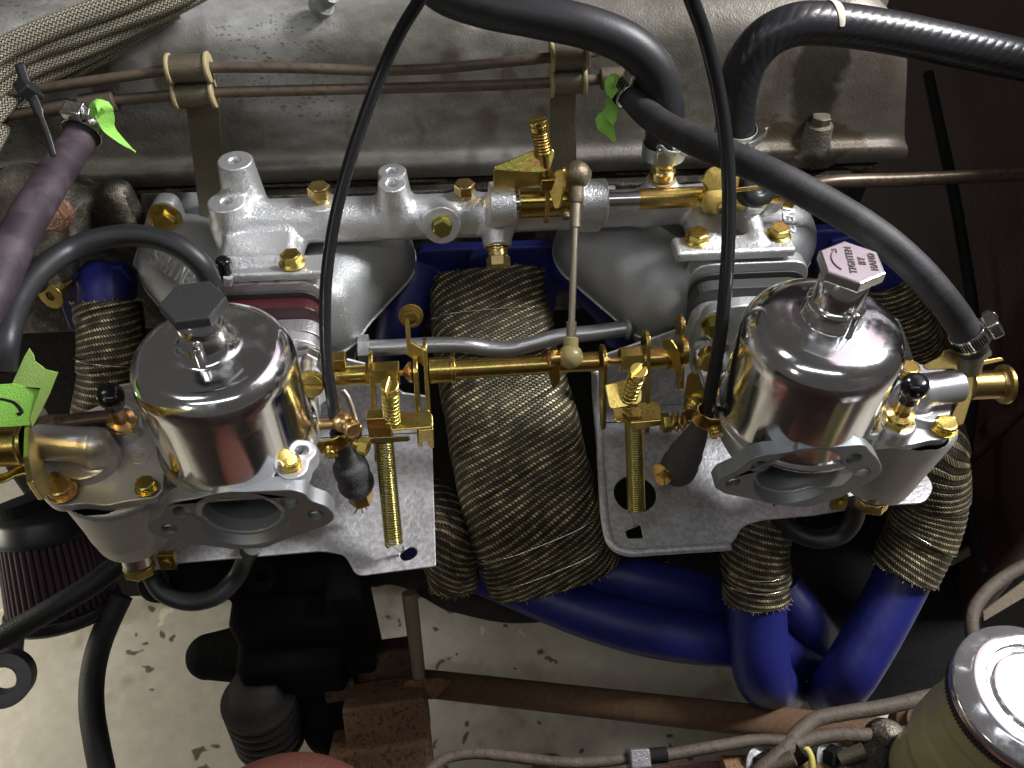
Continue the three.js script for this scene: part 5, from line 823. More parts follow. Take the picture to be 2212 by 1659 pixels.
// big water hose at the right, cord showing through its cover
{
  const p = [atZ(1588, 330, -0.196), atZ(1588, 285, -0.196), atZ(1592, 205, -0.196), atZ(1612, 135, -0.196), atZ(1655, 82, -0.198), atZ(1715, 54, -0.200), atZ(1790, 52, -0.202), atZ(1900, 66, -0.204), atZ(2030, 92, -0.205), atZ(2170, 122, -0.205), atZ(2320, 152, -0.205)];
  const t = thing('water_hose', 'thick corded black hose bending off to the right, one white paint band', 'hose');
  const cv = curve(p); add('hose', sweep(cv, 0.0148, { seg: 170, rad: 32 }), M.hoseCord, t);
  const cb = atZ(1796, 52, -0.202), dd = atZ(1812, 54, -0.202).sub(atZ(1780, 51, -0.202)).normalize();
  const paint = []; for (let i = 0; i < 12; i++) paint.push(0);
  const sv = new THREE.CatmullRomCurve3([0, 1, 2, 3, 4, 5, 6, 7].map((i) => { const a = -0.5 + i * 0.34, up = V(0, 0.74, 0.67), rt = dd.clone(), o = up.clone().cross(rt).normalize(); return cb.clone().addScaledVector(up, 0.0151 * Math.cos(a)).addScaledVector(o, -0.0151 * Math.sin(a) * -1).addScaledVector(rt, -0.001 * i + 0.002); }));
  add('paint_band', sweep(sv, (q) => 0.0018 + 0.0016 * Math.sin(q * Math.PI), { seg: 40, rad: 10, flat: 0.16, side: dd }), M.whiteMark, t);
  const c = thing('spring_clip', 'spring clip where the corded hose ends behind the thin cable', 'hose clip', p[1]);
  add('band', boxUV(xf(turned([[0.0152, -0.005], [0.0162, -0.005], [0.0162, 0.005], [0.0152, 0.005], [0.0152, -0.005]], 40), V(0, 0, 0), toDir(V(0, 1, 0.1)))), M.clipPale, c);
  add('clip_tab', sweep(curve([V(0.006, -0.003, 0.0158), V(0.014, -0.001, 0.013), V(0.019, 0.004, 0.011), V(0.020, 0.009, 0.010)]), 0.0026, { seg: 24, rad: 12, flat: 0.3, power: 4, side: V(0, 1, 0) }), M.clipPale, c);
}
// fuel hose slanting down to the right carburettor
{
  const p = [atZ(1352, 190, -0.200), atZ(1372, 218, -0.188), atZ(1412, 256, -0.170), atZ(1490, 300, -0.140), atZ(1590, 342, -0.112), atZ(1690, 388, -0.088), atZ(1790, 442, -0.068), atZ(1890, 505, -0.048), atZ(1970, 572, -0.032), atZ(2030, 638, -0.020), atZ(2072, 694, -0.012), atZ(2092, 730, -0.008), atZ(2102, 755, -0.006)];
  hose('fuel_hose', p, (t) => 0.0098 + 0.0006 * Math.sin(t * 3), M.hoseDusty, 'long dusty black hose slanting from the fuel pipe to the right float bowl', 'hose', { seg: 180 });
  wormClamp('hose clip with green tape at the upper end of the slanting hose', atZ(1356, 197, -0.197), p[1].clone().sub(p[0]), 0.0112, V(0.35, 0.8, 0.5));
  wormClamp('slotted hose clip at the lower end of the slanting hose', atZ(2095, 727, -0.0085), p[11].clone().sub(p[9]), 0.0112, V(0.95, 0.3, 0.2));
}
// the two thin black cables
hose('choke_cable', [at(930, -50, 0.50), at(906, 0, 0.512), at(868, 62, 0.525), at(826, 150, 0.54), at(788, 250, 0.55), at(752, 360, 0.558), at(724, 470, 0.566), at(706, 590, 0.574), at(702, 700, 0.582), at(708, 800, 0.588), at(720, 880, 0.594), at(728, 935, 0.600)], 0.0041, M.cable, 'thin black cable running down beside the black-capped carburettor', 'cable', { seg: 180, rad: 18 });
hose('choke_cable', [at(1478, -50, 0.49), at(1494, 0, 0.502), at(1520, 70, 0.516), at(1546, 170, 0.53), at(1565, 280, 0.542), at(1574, 390, 0.552), at(1574, 500, 0.56), at(1568, 610, 0.568), at(1558, 710, 0.577), at(1544, 800, 0.586), at(1531, 870, 0.594), at(1526, 905, 0.598)], 0.0046, M.cable, 'thin black cable running down beside the bright-capped carburettor', 'cable', { seg: 180, rad: 18 });
// throttle rod from the bulkhead
solo('throttle_rod', sweep(curve([atZ(1690, 412, -0.165), atZ(1740, 402, -0.168), atZ(1800, 393, -0.17), atZ(1950, 388, -0.178), atZ(2120, 380, -0.186), atZ(2300, 372, -0.196)]), 0.0054, { seg: 60, rad: 20 }), M.rodBrown, 'straight brown metal rod crossing the right edge above the bulkhead', 'rod');
// cable ends: clamp strip, ferrule and rubber boot
for (const [L, label] of [[1, 'cable end with gold strap and dusty boot beside the black-capped carburettor'], [0, 'cable end with gold strap and torn boot beside the bright-capped carburettor']]) {
  const a = L ? at(727, 925, 0.600) : at(1527, 895, 0.599), b = L ? at(775, 1060, 0.640) : at(1455, 1030, 0.645), t = thing('cable_end', label, 'cable end', a), d = b.clone().sub(a), n = d.clone().normalize(), q = toDir(n), len = d.length();
  const prof = L ? [[0, 0], [0.0058, 0.002], [0.0066, 0.012], [0.0066, 0.024], [0.0085, 0.026], [0.0085, 0.034], [0.0125, 0.036], [0.0132, 0.044], [0.0122, 0.052], [0.0136, 0.054], [0.0134, 0.060], [0.0098, 0.066], [0, 0.067]] : [[0, 0], [0.0060, 0.002], [0.0070, 0.016], [0.0090, 0.026], [0.0108, 0.038], [0.0128, 0.046], [0.0120, 0.052], [0.0138, 0.056], [0.0138, 0.066], [0.0105, 0.073], [0, 0.075]];
  const k = len / prof[prof.length - 1][1] * 1.02;
  add('boot', boxUV(xf(turned(prof.map(([r, y]) => [r, y * k]), 36, 0.0012), V(0, 0, 0), q)), M.boot, t);
  if (L) add('ferrule', boxUV(xf(turned([[0.0067, 0.026 * k], [0.0087, 0.0262 * k], [0.0087, 0.034 * k], [0.006, 0.0342 * k]], 6, 0.0003), V(0, 0, 0), q)), M.machinedDull, t);
  const sp = L ? [[688, 962], [702, 958], [722, 955], [738, 948], [747, 938], [745, 926], [736, 919]] : [[1568, 912], [1548, 911], [1528, 910], [1514, 903], [1506, 892], [1508, 880], [1518, 872]];
  add('strap', boxUV(sweep(curve(sp.map(([x, y]) => at(x, y + 6, L ? 0.597 : 0.596).sub(a))), 0.0058, { seg: 60, rad: 16, flat: 0.2, power: 5, side: n })), M.zinc, t);
  add('strap_screw', xf(screwHead(0.0042, 0.006), at(...(L ? [713, 968] : [1542, 925]), 0.594).sub(a), toDir(V(0.1, -0.2, 1))), M.zinc, t);
  add('end_nut', boxUV(L ? xf(hexGeo(0.0095, 0.012, 0.0008, 0.2), d.clone().addScaledVector(n, -0.001), q) : xf(merge([turned([[0, 0], [0.0085, 0], [0.0085, 0.002], [0, 0.002]], 26), xf(hexGeo(0.005, 0.005, 0.0005), V(0.004, 0.004, 0.002))]), at(1432, 1022, 0.634).sub(a), toDir(V(-0.8, 0.1, 0.6)))), L ? M.zincDull : M.zinc, t);
  if (L) for (const [x, y, x2, y2] of [[776, 1090, 766, 1110], [780, 1092, 784, 1108], [784, 1090, 794, 1100]]) add('cable_strand', rod(at(x, y, 0.655).sub(a), at(x2, y2, 0.655).sub(a), 0.0008, 8), M.steelWorn, t);
  else add('cable_strand', rod(at(1440, 1020, 0.64).sub(a), at(1492, 1036, 0.645).sub(a), 0.0012, 10), M.zincDull, t);
}
// ---------------------------------------------------------------- green marking tape
function tape(label, pts, wf, m, twist, depth) {
  const n = 26, cv = curve(pts), pos = [], uv = [], idx = [];
  for (let i = 0; i <= n; i++) { const t = i / n, c = cv.getPointAt(t), T = cv.getTangentAt(t), a = twist(t), N0 = camB.clone().addScaledVector(T, -camB.dot(T)).normalize(), S = T.clone().cross(N0), e = S.multiplyScalar(Math.cos(a)).addScaledVector(N0, Math.sin(a)), w = wf(t); for (const k of [-1, -0.33, 0.33, 1]) { pos.push(c.x + e.x * w * k, c.y + e.y * w * k + (Math.abs(k) < 1 ? 0.0006 : 0), c.z + e.z * w * k); uv.push(t, k); } }
  for (let i = 0; i < n; i++) for (let j = 0; j < 3; j++) { const a = i * 4 + j, b = a + 4; idx.push(a, a + 1, b, b, a + 1, b + 1); }
  const g = new THREE.BufferGeometry(); g.setAttribute('position', new THREE.Float32BufferAttribute(pos, 3)); g.setAttribute('uv', new THREE.Float32BufferAttribute(uv, 2)); g.setIndex(idx); g.computeVertexNormals();
  return solo('marking_tape', boxUV(g), m, label, 'tape');
}
tape('twisted strip of green tape on the hose clip at upper left', [[218, 252], [203, 236], [206, 226], [220, 232], [228, 252], [238, 278], [258, 300], [294, 329]].map(([x, y], i) => atZ(x, y, -0.186 - 0.001 * i)), (t) => 0.0062 * Math.sin(Math.PI * Math.min(1, 0.25 + t * 0.8)) * (t > 0.9 ? 0.6 : 1) + 0.0006, M.tape, (t) => 0.2 + 0.9 * Math.sin(t * 3), 0);
tape('small green tape hanging below the upper end of the slanting hose', [[1318, 212], [1320, 232], [1314, 252], [1306, 264], [1316, 282], [1328, 306]].map(([x, y], i) => atZ(x, y, -0.196)), (t) => (t < 0.5 ? 0.0030 + 0.008 * t : 0.007 - 0.013 * (t - 0.5)) + 0.0004, M.tape, (t) => 0.3 * Math.sin(t * 5), 0);
tape('tiny loop of green tape folded over the hose clip beside the right pipe end', [[1330, 204], [1320, 194], [1318, 180], [1326, 170], [1334, 176]].map(([x, y], i) => atZ(x, y, -0.186)), () => 0.004, M.tape, () => 0.15, 0);
{
  const t = thing('marking_tape', 'large torn green tape with a black pen stroke at the left edge', 'tape', at(40, 860, 0.52));
  const o = at(40, 860, 0.52), n = V(0.25, 0.45, 0.85).normalize(), L = (g) => boxUV(g.translate(-o.x, -o.y, -o.z));
  add('front_flap', L(plate([[-60, 845], [-20, 838], [0, 830], [30, 828], [62, 838], [84, 842], [88, 838], [66, 918], [40, 920], [0, 922], [-60, 926]], o, n, 0.0004, { bevel: 0.0001 })), M.tape, t);
  add('back_flap', L(plate([[26, 830], [54, 768], [64, 752], [74, 768], [76, 780], [90, 790], [98, 797], [126, 804], [108, 850], [88, 890], [70, 922], [66, 900], [88, 838], [60, 836]], o.clone().addScaledVector(n, -0.0012), V(-0.05, 0.5, 0.86), 0.0004, { bevel: 0.0001 })), M.tapePale, t);
  add('pen_stroke', L(sweep(curve([[-30, 866], [-8, 862], [12, 864], [30, 870], [42, 882], [46, 892], [38, 896]].map(([x, y]) => onPlane(x, y, o.clone().addScaledVector(n, 0.0005), n))), (q) => 0.0007 + 0.0008 * q, { seg: 40, rad: 8, flat: 0.2, side: V(0.5, 0.5, -0.3) })), M.ink, t);
}
// stud and bolt standing out of the blue flange at the left
{
  const t = thing('stud_nut', 'gold nut and washer on the blue exhaust flange at left', 'nut', atZ(112, 638, -0.178));
  const q = toDir(V(-0.3, 0.25, 0.9));
  add('nut', xf(merge([turned([[0.004, 0], [0.0112, 0], [0.0112, 0.0018], [0.004, 0.0018]], 32), xf(hexGeo(0.0088, 0.008, 0.0008, 0.3), V(0, -0.010, 0))]), V(0, 0, 0), q), M.zinc, t);
  add('stud', xf(merge([turned([[0, -0.02], [0.0045, -0.02], [0.0045, 0.004], [0, 0.004]], 24)]), V(0.003, 0.001, -0.004), q), M.zincDark, t);
}
// ---------------------------------------------------------------- heat shields
{
  const n = V(0, 1, 0.078).normalize(), pt = (x, y, z) => prj(V(x, y, z));
  const mk = (label, xL, xR, shelf, holes, wall, edge, group) => {
    const t = thing('heat_shield', label, 'heat shield'), o = V((xL + xR) / 2, -0.150, -0.09);
    add('shelf', boxUV(plate(shelf, o, n, 0.0022, { r: 0.003, bevel: 0.0007, holes, back: true })), M.shield, t);
    add('upright', boxUV(plate(wall, V(o.x, -0.12, -0.0955), V(0, 0.03, 1), 0.0022, { r: 0.004, bevel: 0.0006, back: true })), M.shield, t);
    const prof = [...Array(9)].map((_, i) => { const a = i / 8 * Math.PI / 2; return V(0, -0.1420 - 0.0085 * Math.sin(a), -0.0868 - 0.0085 * Math.cos(a)); });
    const bend = sweep(new THREE.LineCurve3(V(xL, 0, 0), V(xR, 0, 0)), 0.001, { seg: 1, rad: 3 });
    const pos = [], idx = []; prof.forEach((p, i) => { for (const [x, k] of [[xL, 0], [xR, 0]]) pos.push(x, p.y, p.z); if (i) { const a = (i - 1) * 2; idx.push(a, a + 2, a + 1, a + 1, a + 2, a + 3); } });
    const g = new THREE.BufferGeometry(); g.setAttribute('position', new THREE.Float32BufferAttribute(pos, 3)); g.setIndex(idx); g.computeVertexNormals(); g.setAttribute('uv', new THREE.Float32BufferAttribute(new Float32Array(pos.length / 3 * 2), 2));
    add('bend', boxUV(g), M.shield, t);
    if (edge) add('rolled_edge', boxUV(sweep(curve(edge), 0.0034, { seg: 70, rad: 14 })), M.shield, t);
  };
  const sY = (z) => -0.150 - 0.078 * (z + 0.09);
  mk('bright hammered heat shield with a hooked spring, left of the wrapped centre pipe', -0.30, -0.0585, [pt(-0.0585, sY(-0.086), -0.086), [942, 1222, 0.002], [770, 1244, 0.006], [745, 1198, 0.005], [700, 1189, 0.012], [378, 1216, 0.004], pt(-0.285, sY(0.03), 0.03), pt(-0.30, sY(-0.086), -0.086)],
    [[[[862, 1196], [886, 1180], [900, 1184], [902, 1196], [890, 1208], [868, 1212]], 0.003]], [[928, 858, 0.006], [866, 850, 0.004], [846, 800], [720, 770], pt(-0.30, -0.085, -0.0955), pt(-0.30, -0.142, -0.0955), pt(-0.0585, -0.142, -0.0955)], null);
  const e = [[1286, 800], [1288, 860], [1296, 960], [1302, 1060], [1310, 1140], [1322, 1176], [1350, 1192], [1420, 1190], [1500, 1185], [1578, 1180]].map(([x, y], i) => (i < 2 ? atZ(x, y, -0.0935) : onPlane(x, y, V(0, -0.150, -0.09), n)));
  mk('grey heat shield with a round hole, right of the wrapped centre pipe', 0.0835, 0.335, [pt(0.0835, sY(-0.086), -0.086), [1302, 1060], [1311, 1150, 0.004], [1340, 1194, 0.012], [1582, 1179, 0.010], [1602, 1135, 0.008], [1650, 1122], [1760, 1112], [1880, 1092], [2000, 1086, 0.008], [2018, 1050, 0.006], pt(0.335, sY(-0.086), -0.086)],
    [[1372, 1066, 0.0172], [[[1350, 1146], [1384, 1132], [1390, 1162], [1356, 1163]], 0.002]], [pt(0.0835, -0.142, -0.0955), [1284, 795, 0.004], [1300, 770], [1500, 700], [1942, 690, 0.004], [1962, 740], [1992, 840], pt(0.335, -0.142, -0.0955)], e);
}
// ---------------------------------------------------------------- exhaust header and its wraps
{
  const t = thing('exhaust_header', 'blue painted tubular exhaust header under the intake manifolds', 'exhaust header');
  const P = (name, list, z, th = 0.012) => add(name, boxUV(plate(list, V(0, -0.08, z), V(0, 0.1, 1), th, { r: 0.006, bevel: 0.0018 })), M.blue, t);
  P('port_flange', [[128, 610], [170, 575], [268, 556], [300, 600], [290, 700], [160, 700]], -0.206); P('port_flange', [[868, 606], [905, 524], [1050, 520], [1196, 516], [1205, 600], [1190, 680], [900, 690]], -0.212); P('flange_lug', [[1010, 540], [1060, 528], [1100, 545], [1090, 620], [1020, 620]], -0.203, 0.01); P('port_flange', [[1740, 490], [1770, 482], [1860, 488], [1884, 520, 0.004], [1902, 590], [1760, 600]], -0.212);
  add('flange_lug', boxUV(plate([[1788, 512], [1862, 500], [1888, 545], [1800, 560]], V(0, -0.06, -0.202), V(0, 0.3, 1), 0.008, { r: 0.004, bevel: 0.0015 })), M.blue, t);
  const T = (list, r) => add('primary_tube', sweep(curve(list), r, { seg: 70, rad: 28 }), M.blue, t);
  T([atZ(228, 575, -0.225), atZ(232, 640, -0.19), atZ(238, 720, -0.17), atZ(235, 860, -0.14)], 0.0235);
  T([atZ(900, 570, -0.205), atZ(880, 640, -0.185), atZ(862, 720, -0.17), atZ(850, 800, -0.165)], 0.020); T([atZ(1220, 560, -0.205), atZ(1270, 610, -0.19), atZ(1320, 660, -0.185), atZ(1350, 720, -0.18)], 0.020);
  T([atZ(1050, 590, -0.225), atZ(1054, 660, -0.192), atZ(1075, 760, -0.155)], 0.018);
  T([atZ(1850, 530, -0.2), atZ(1930, 610, -0.195), atZ(1975, 720, -0.185)], 0.024);
  T([atY(880, 1160, -0.270), atY(970, 1205, -0.28), atY(1110, 1262, -0.29), atY(1260, 1322, -0.30), atY(1400, 1362, -0.31), atY(1540, 1382, -0.325), atY(1680, 1400, -0.375), atY(1800, 1425, -0.43)], (q) => 0.0195 + 0.008 * q);
  T([atY(1100, 1170, -0.29), atY(1260, 1225, -0.29), atY(1400, 1258, -0.295), atY(1560, 1300, -0.325), atY(1720, 1370, -0.395), atY(1860, 1440, -0.46)], 0.0215);
  T([atY(1632, 1260, -0.255), atY(1634, 1330, -0.28), atY(1640, 1412, -0.31), atY(1648, 1456, -0.335), atY(1660, 1474, -0.372), atY(1684, 1484, -0.42)], 0.0262);
  T([atY(1968, 1205, -0.258), atY(1938, 1270, -0.280), atY(1882, 1375, -0.312), atY(1838, 1448, -0.338), atY(1810, 1486, -0.37), atY(1796, 1502, -0.42)], 0.0246);
  T([atY(1690, 1270, -0.33), atY(1740, 1335, -0.345), atY(1790, 1400, -0.40), atY(1815, 1440, -0.43)], 0.0200);
}
function wrap(label, list, r, { flat = 1, tilt = 0.35, period = 0.0056, side = null, seg = 300, rad = 96, power = 2, amp = 0.0004, lumps = 0.0022, ties = [], seed = 1 } = {}) {
  const t = thing('exhaust_wrap', label, 'exhaust wrap'), cv = curve(list);
  const ph = (s, g) => { const q = Math.sin(g * 31 + seed) * 0.0015 + 0.0016 * (fbm(s * 1.3 + seed, g * 2, 12, 201, 3) - 0.5) * 2; return (s + tilt * g + q) / period; };
  const layer = (s) => { const k = s / 0.045; return 0.0016 * (k - Math.floor(k)); };     // each turn of tape overlaps the last
  add('tape', sweep(cv, r, { seg, rad, flat, side, power, caps: true, bump: (s, g) => { const f = ph(s, g), w = f - Math.floor(f); return amp * Math.sin(w * Math.PI) - amp * 0.5 + layer(s + tilt * g) * 0.9 + lumps * (fbm(s * 2 + seed, g * 2, 8, 211 + seed, 3) - 0.5); }, uv: (s, g) => [g / 0.0023 / 24 + s * 2, ph(s, g) / 8] }), M.wrap, t);
  for (const [q, sl] of ties) {
    const pts = [], rf = typeof r === 'function' ? r : () => r, L = cv.getLength(), T0 = cv.getTangentAt(q), N = (side ?? XA).clone(); N.addScaledVector(T0, -N.dot(T0)).normalize(); const B2 = T0.clone().cross(N);
    for (let i = 0; i <= 48; i++) { const a = i / 48 * Math.PI * 2, ca = Math.cos(a), sa = Math.sin(a), k = Math.pow(Math.pow(Math.abs(ca), power) + Math.pow(Math.abs(sa), power), -1 / power), c = cv.getPointAt(Math.min(1, Math.max(0, q + sl * ca * 0.5))), rr = rf(q) * k + 0.0019; pts.push(c.addScaledVector(N, ca * rr).addScaledVector(B2, sa * rr * flat)); }
    add('tie_wire', new THREE.TubeGeometry(curve(pts.slice(0, 48), true), 120, 0.00055, 6, true), M.wire, t);
  }
  // frayed ends
  const fr = [], rf = typeof r === 'function' ? r : () => r; let sd = seed * 97; const rn = () => { sd = (Math.imul(sd, 1664525) + 1013904223) >>> 0; return sd / 4294967296; };
  for (const q of [0.003, 0.997]) { const c = cv.getPointAt(q), T0 = cv.getTangentAt(q).multiplyScalar(q < 0.5 ? -1 : 1), N = (side ?? XA).clone(); N.addScaledVector(T0, -N.dot(T0)).normalize(); const B2 = T0.clone().cross(N); for (let i = 0; i < 60; i++) { const a = rn() * 6.283, ca = Math.cos(a), sa = Math.sin(a), k = Math.pow(Math.pow(Math.abs(ca), power) + Math.pow(Math.abs(sa), power), -1 / power), p = c.clone().addScaledVector(N, ca * rf(q) * k).addScaledVector(B2, sa * rf(q) * k * flat), e = p.clone().addScaledVector(T0, 0.0008 + 0.0032 * rn() * rn()).addScaledVector(N, (rn() - 0.5) * 0.004 + ca * 0.0016).addScaledVector(B2, (rn() - 0.5) * 0.004 + sa * 0.0016); fr.push(rod(p, e, 0.00022, 4)); } }
  const f = add('frayed_threads', merge(fr), M.thread, t); f.userData.kind = 'stuff';
}
wrap('wide woven wrap on the centre exhaust pipe between the two heat shields', [atZ(1050, 612, -0.198), atZ(1054, 645, -0.184), atZ(1064, 715, -0.158), atZ(1086, 825, -0.120), atZ(1108, 925, -0.088), atZ(1126, 1015, -0.062), atZ(1150, 1100, -0.040), atZ(1176, 1170, -0.028), atZ(1194, 1218, -0.020)], (t) => 0.0500 + 0.0105 * t, { flat: 0.6, side: XA, tilt: -0.42, power: 3.2, seg: 420, rad: 150, ties: [[0.13, 0.02], [0.80, -0.05], [0.915, -0.06]], seed: 3 });
wrap('woven wrap on the exhaust pipe at left, half behind the black-capped carburettor', [atZ(232, 655, -0.184), atZ(238, 720, -0.166), atZ(240, 800, -0.146), atZ(228, 900, -0.126), atZ(220, 980, -0.12)], 0.0262, { tilt: -0.2, side: XA, seg: 260, rad: 90, ties: [[0.33, 0.03]], seed: 5 });
wrap('woven wrap peeping out from behind the bright heat shield edge', [atY(700, 1010, -0.20), atY(850, 1040, -0.205), atY(925, 1082, -0.21), atY(960, 1140, -0.222), atY(972, 1205, -0.245), atY(980, 1250, -0.27)], 0.0225, { tilt: 0.5, side: UP, seg: 260, rad: 80, seed: 7 });
wrap('woven wrap ending above the upright blue pipe', [atY(1648, 1050, -0.185), atY(1640, 1120, -0.205), atY(1632, 1190, -0.228), atY(1632, 1250, -0.25), atY(1634, 1288, -0.264)], (t) => 0.0285, { tilt: 0.18, side: XA, seg: 220, rad: 80, ties: [[0.70, 0.03], [0.82, 0.03]], seed: 9 });
wrap('long woven wrap down the right side above the slanting blue pipe', [atZ(1905, 590, -0.200), atZ(1940, 680, -0.188), atZ(1978, 790, -0.170), atZ(2004, 880, -0.130), atY(2016, 980, -0.165), atY(2010, 1080, -0.208), atY(1988, 1160, -0.240), atY(1952, 1236, -0.268)], (t) => 0.0282 + 0.002 * Math.sin(t * 9), { tilt: 0.12, side: XA, seg: 360, rad: 90, ties: [[0.9, 0.05]], seed: 11 });
// ---------------------------------------------------------------- what lies below: filter, steering, pipes, reservoir
// dark masses of the engine and gearbox under the shields
{
  const t = thing('gearbox_casing', 'black gearbox casing deep behind the blue pipes', 'casing');
  add('casing', boxUV(new RoundedBoxGeometry(0.62, 0.34, 0.34, 5, 0.04).translate(0.57, -0.54, -0.27)), M.blackDark, t);
  add('bell_housing', boxUV(xf(turned([[0, 0], [0.16, 0], [0.14, 0.12], [0.1, 0.16], [0, 0.16]], 40, 0.006), V(0.34, -0.46, -0.36), toDir(V(-1, 0, 0)))), M.blackMatt, t);
  add('clutch_housing', boxUV(plate([[1700, 1290], [1900, 1240], [2120, 1200], [2130, 1452, 0.02], [2062, 1480, 0.01], [1902, 1543, 0.02], [1850, 1520, 0.02], [1705, 1520, 0.02]], atY(1950, 1400, -0.50), V(0, 0.8, 0.6), 0.07, { r: 0.01, bevel: 0.008, back: true })), M.blackMatt, t);
  add('starter', boxUV(rod(atY(1720, 1160, -0.36), atY(1870, 1270, -0.38), 0.040, 28)), M.blackMatt, t);
}
{
  const t = thing('engine_mount', 'black engine mounting plate under the bright heat shield', 'engine mount');
  const Y = (x, y, h) => atY(x, y, h);
  const f = uni(0.006, [capS(Y(345, 1255, -0.30), Y(740, 1232, -0.30), 0.020), boxS(Y(640, 1330, -0.36), 0.052, 0.05, 0.035, 0.01), boxS(Y(650, 1440, -0.42), 0.050, 0.06, 0.03, 0.008), capS(Y(610, 1405, -0.42), Y(452, 1418, -0.42), 0.036, 0.023), capS(Y(560, 1330, -0.40), Y(590, 1320, -0.40), 0.020), capS(Y(620, 1500, -0.45), Y(545, 1490, -0.46), 0.020), boxS(Y(770, 1340, -0.38), 0.016, 0.10, 0.03, 0.006), capS(Y(700, 1500, -0.46), Y(720, 1570, -0.48), 0.03)]);
  add('casting', nets(V(-0.40, -0.54, -0.25), V(0.0, -0.24, 0.20), 0.0034, f), M.blackDark, t);
  for (const [x, y, h] of [[570, 1246, -0.276], [340, 1262, -0.272]]) put('bolt_eye', turned([[0.0055, 0], [0.0135, 0], [0.0135, 0.008], [0.0055, 0.008], [0.0055, 0]], 30), M.blackMatt, t, Y(x, y, h), V(0, 0.9, 0.4));
  add('strut', boxUV(rod(Y(680, 1540, -0.46), Y(790, 1680, -0.55), 0.017, 16)), M.blackDark, t);
}
{
  const t = thing('sump_shield', 'dark ragged undertray below the bright heat shield', 'undertray');
  add('tray', boxUV(plate([[770, 1200], [1250, 1180], [1420, 1360, 0.01], [1205, 1342, 0.02], [1090, 1350, 0.03], [960, 1318], [905, 1286], [870, 1268], [840, 1262], [806, 1270], [770, 1262]], atY(1000, 1280, -0.36), V(0, 0.95, 0.3), 0.006, { r: 0.006 })), M.tray, t);
}
// steering: boot, rusty block, tie rod
{
  const t = thing('rubber_boot', 'ribbed black rubber boot beside the rusty block', 'boot', atY(575, 1560, -0.46));
  const pr = [[0, -0.03], [0.030, -0.03]]; for (let i = 0; i < 6; i++) { pr.push([0.030, -0.03 + i * 0.013], [0.036, -0.0265 + i * 0.013], [0.036, -0.0205 + i * 0.013]); } pr.push([0.026, 0.05], [0.022, 0.07], [0, 0.07]);
  add('bellows', boxUV(xf(lathe(pr, 40), V(0, 0, 0), toDir(V(0.0, 1, -0.15)))), M.bootDark, t);
}
{
  const t = thing('steering_box', 'rusty brown steel block with an upright rod on its corner', 'steering box');
  const Y = (x, y, h) => atY(x, y, h), h = -0.42;
  const q = new THREE.Quaternion().setFromEuler(new THREE.Euler(0.85, 0.06, -0.02));
  add('block', boxUV(xf(new RoundedBoxGeometry(0.078, 0.055, 0.05, 4, 0.004), Y(838, 1545, h), q)), M.rust, t);
  add('upper_block', boxUV(xf(new RoundedBoxGeometry(0.062, 0.04, 0.04, 4, 0.006), Y(836, 1432, h - 0.03), q)), M.rustDark, t);
  add('lower_block', boxUV(xf(new RoundedBoxGeometry(0.095, 0.05, 0.07, 4, 0.006), Y(830, 1660, h - 0.03), q)), M.rust, t);
  add('upright_rod', boxUV(rod(Y(884, 1280, -0.33), Y(908, 1482, h + 0.01), 0.0075, 14, 0.0065)), M.railTan, t);
  add('lug', nets(V(-0.12, -0.46, 0.02), V(-0.01, -0.34, 0.16), 0.0022, uni(0.008, [capS(Y(900, 1470, h + 0.01), Y(950, 1440, h + 0.01), 0.015), capS(Y(912, 1400, h), Y(915, 1450, h), 0.011), capS(Y(930, 1490, h + 0.015), Y(965, 1460, h + 0.012), 0.009)])), M.rust, t);
  add('side_tab', boxUV(xf(new RoundedBoxGeometry(0.03, 0.008, 0.02, 3, 0.002), Y(735, 1492, h), q)), M.rustDark, t);
}
{
  const t = thing('tie_rod', 'long rusty steering tie rod crossing over the floor', 'tie rod');
  const a = atY(915, 1476, -0.435), b = atY(1915, 1588, -0.36), c = atY(1998, 1586, -0.355);
  add('tube', boxUV(rod(a, b, 0.0138, 24, 0.0146)), M.rustTube, t); add('end', boxUV(merge([rod(b, c, 0.0085, 18), xf(turned([[0, 0], [0.016, 0], [0.016, 0.02], [0.011, 0.024], [0.011, 0.03], [0, 0.03]], 28), atY(1955, 1568, -0.36), toDir(V(0, 1, 0.2)))])), M.rustTube, t);
}
// cone air filter and black hoses at the left
{
  const c = atY(118, 1225, -0.40), t = thing('air_filter', 'dark cone air filter with maroon pleats at lower left', 'air filter', c), d = V(0.06, -0.80, 0.58).normalize(), q = toDir(d);
  const r1 = 0.046, r2 = 0.052, h = 0.085;
  for (let i = 0; i < 44; i++) { const a = i / 44 * Math.PI * 2, p = (r, y) => V(r * Math.cos(a), y, r * Math.sin(a)); add('pleat', xf(rod(p(r1 - 0.001, -h / 2), p(r2 - 0.001, h / 2), 0.0034, 7), V(0, 0, 0), q), M.pleat, t); }
  add('core', xf(turned([[0, -h / 2], [r1 - 0.002, -h / 2], [r2 - 0.002, h / 2], [0, h / 2]], 40), V(0, 0, 0), q), M.pleat, t);
  add('top_cap', boxUV(xf(turned([[0, -h / 2 - 0.03], [0.03, -h / 2 - 0.03], [0.047, -h / 2 - 0.02], [0.051, -h / 2], [0.049, -h / 2 + 0.006], [0, -h / 2 + 0.006]], 48, 0.003), V(0, 0, 0), q)), M.rubber, t);
  add('base_ring', boxUV(xf(turned([[0.03, h / 2 - 0.004], [0.057, h / 2 - 0.003], [0.059, h / 2 + 0.008], [0.052, h / 2 + 0.014], [0.03, h / 2 + 0.014]], 48, 0.002), V(0, 0, 0), q)), M.rubber, t);
  add('neck', boxUV(rod(V(0, 0, 0), atY(60, 1075, -0.34).sub(c), 0.040, 30, 0.040)), M.blackMatt, t);
}
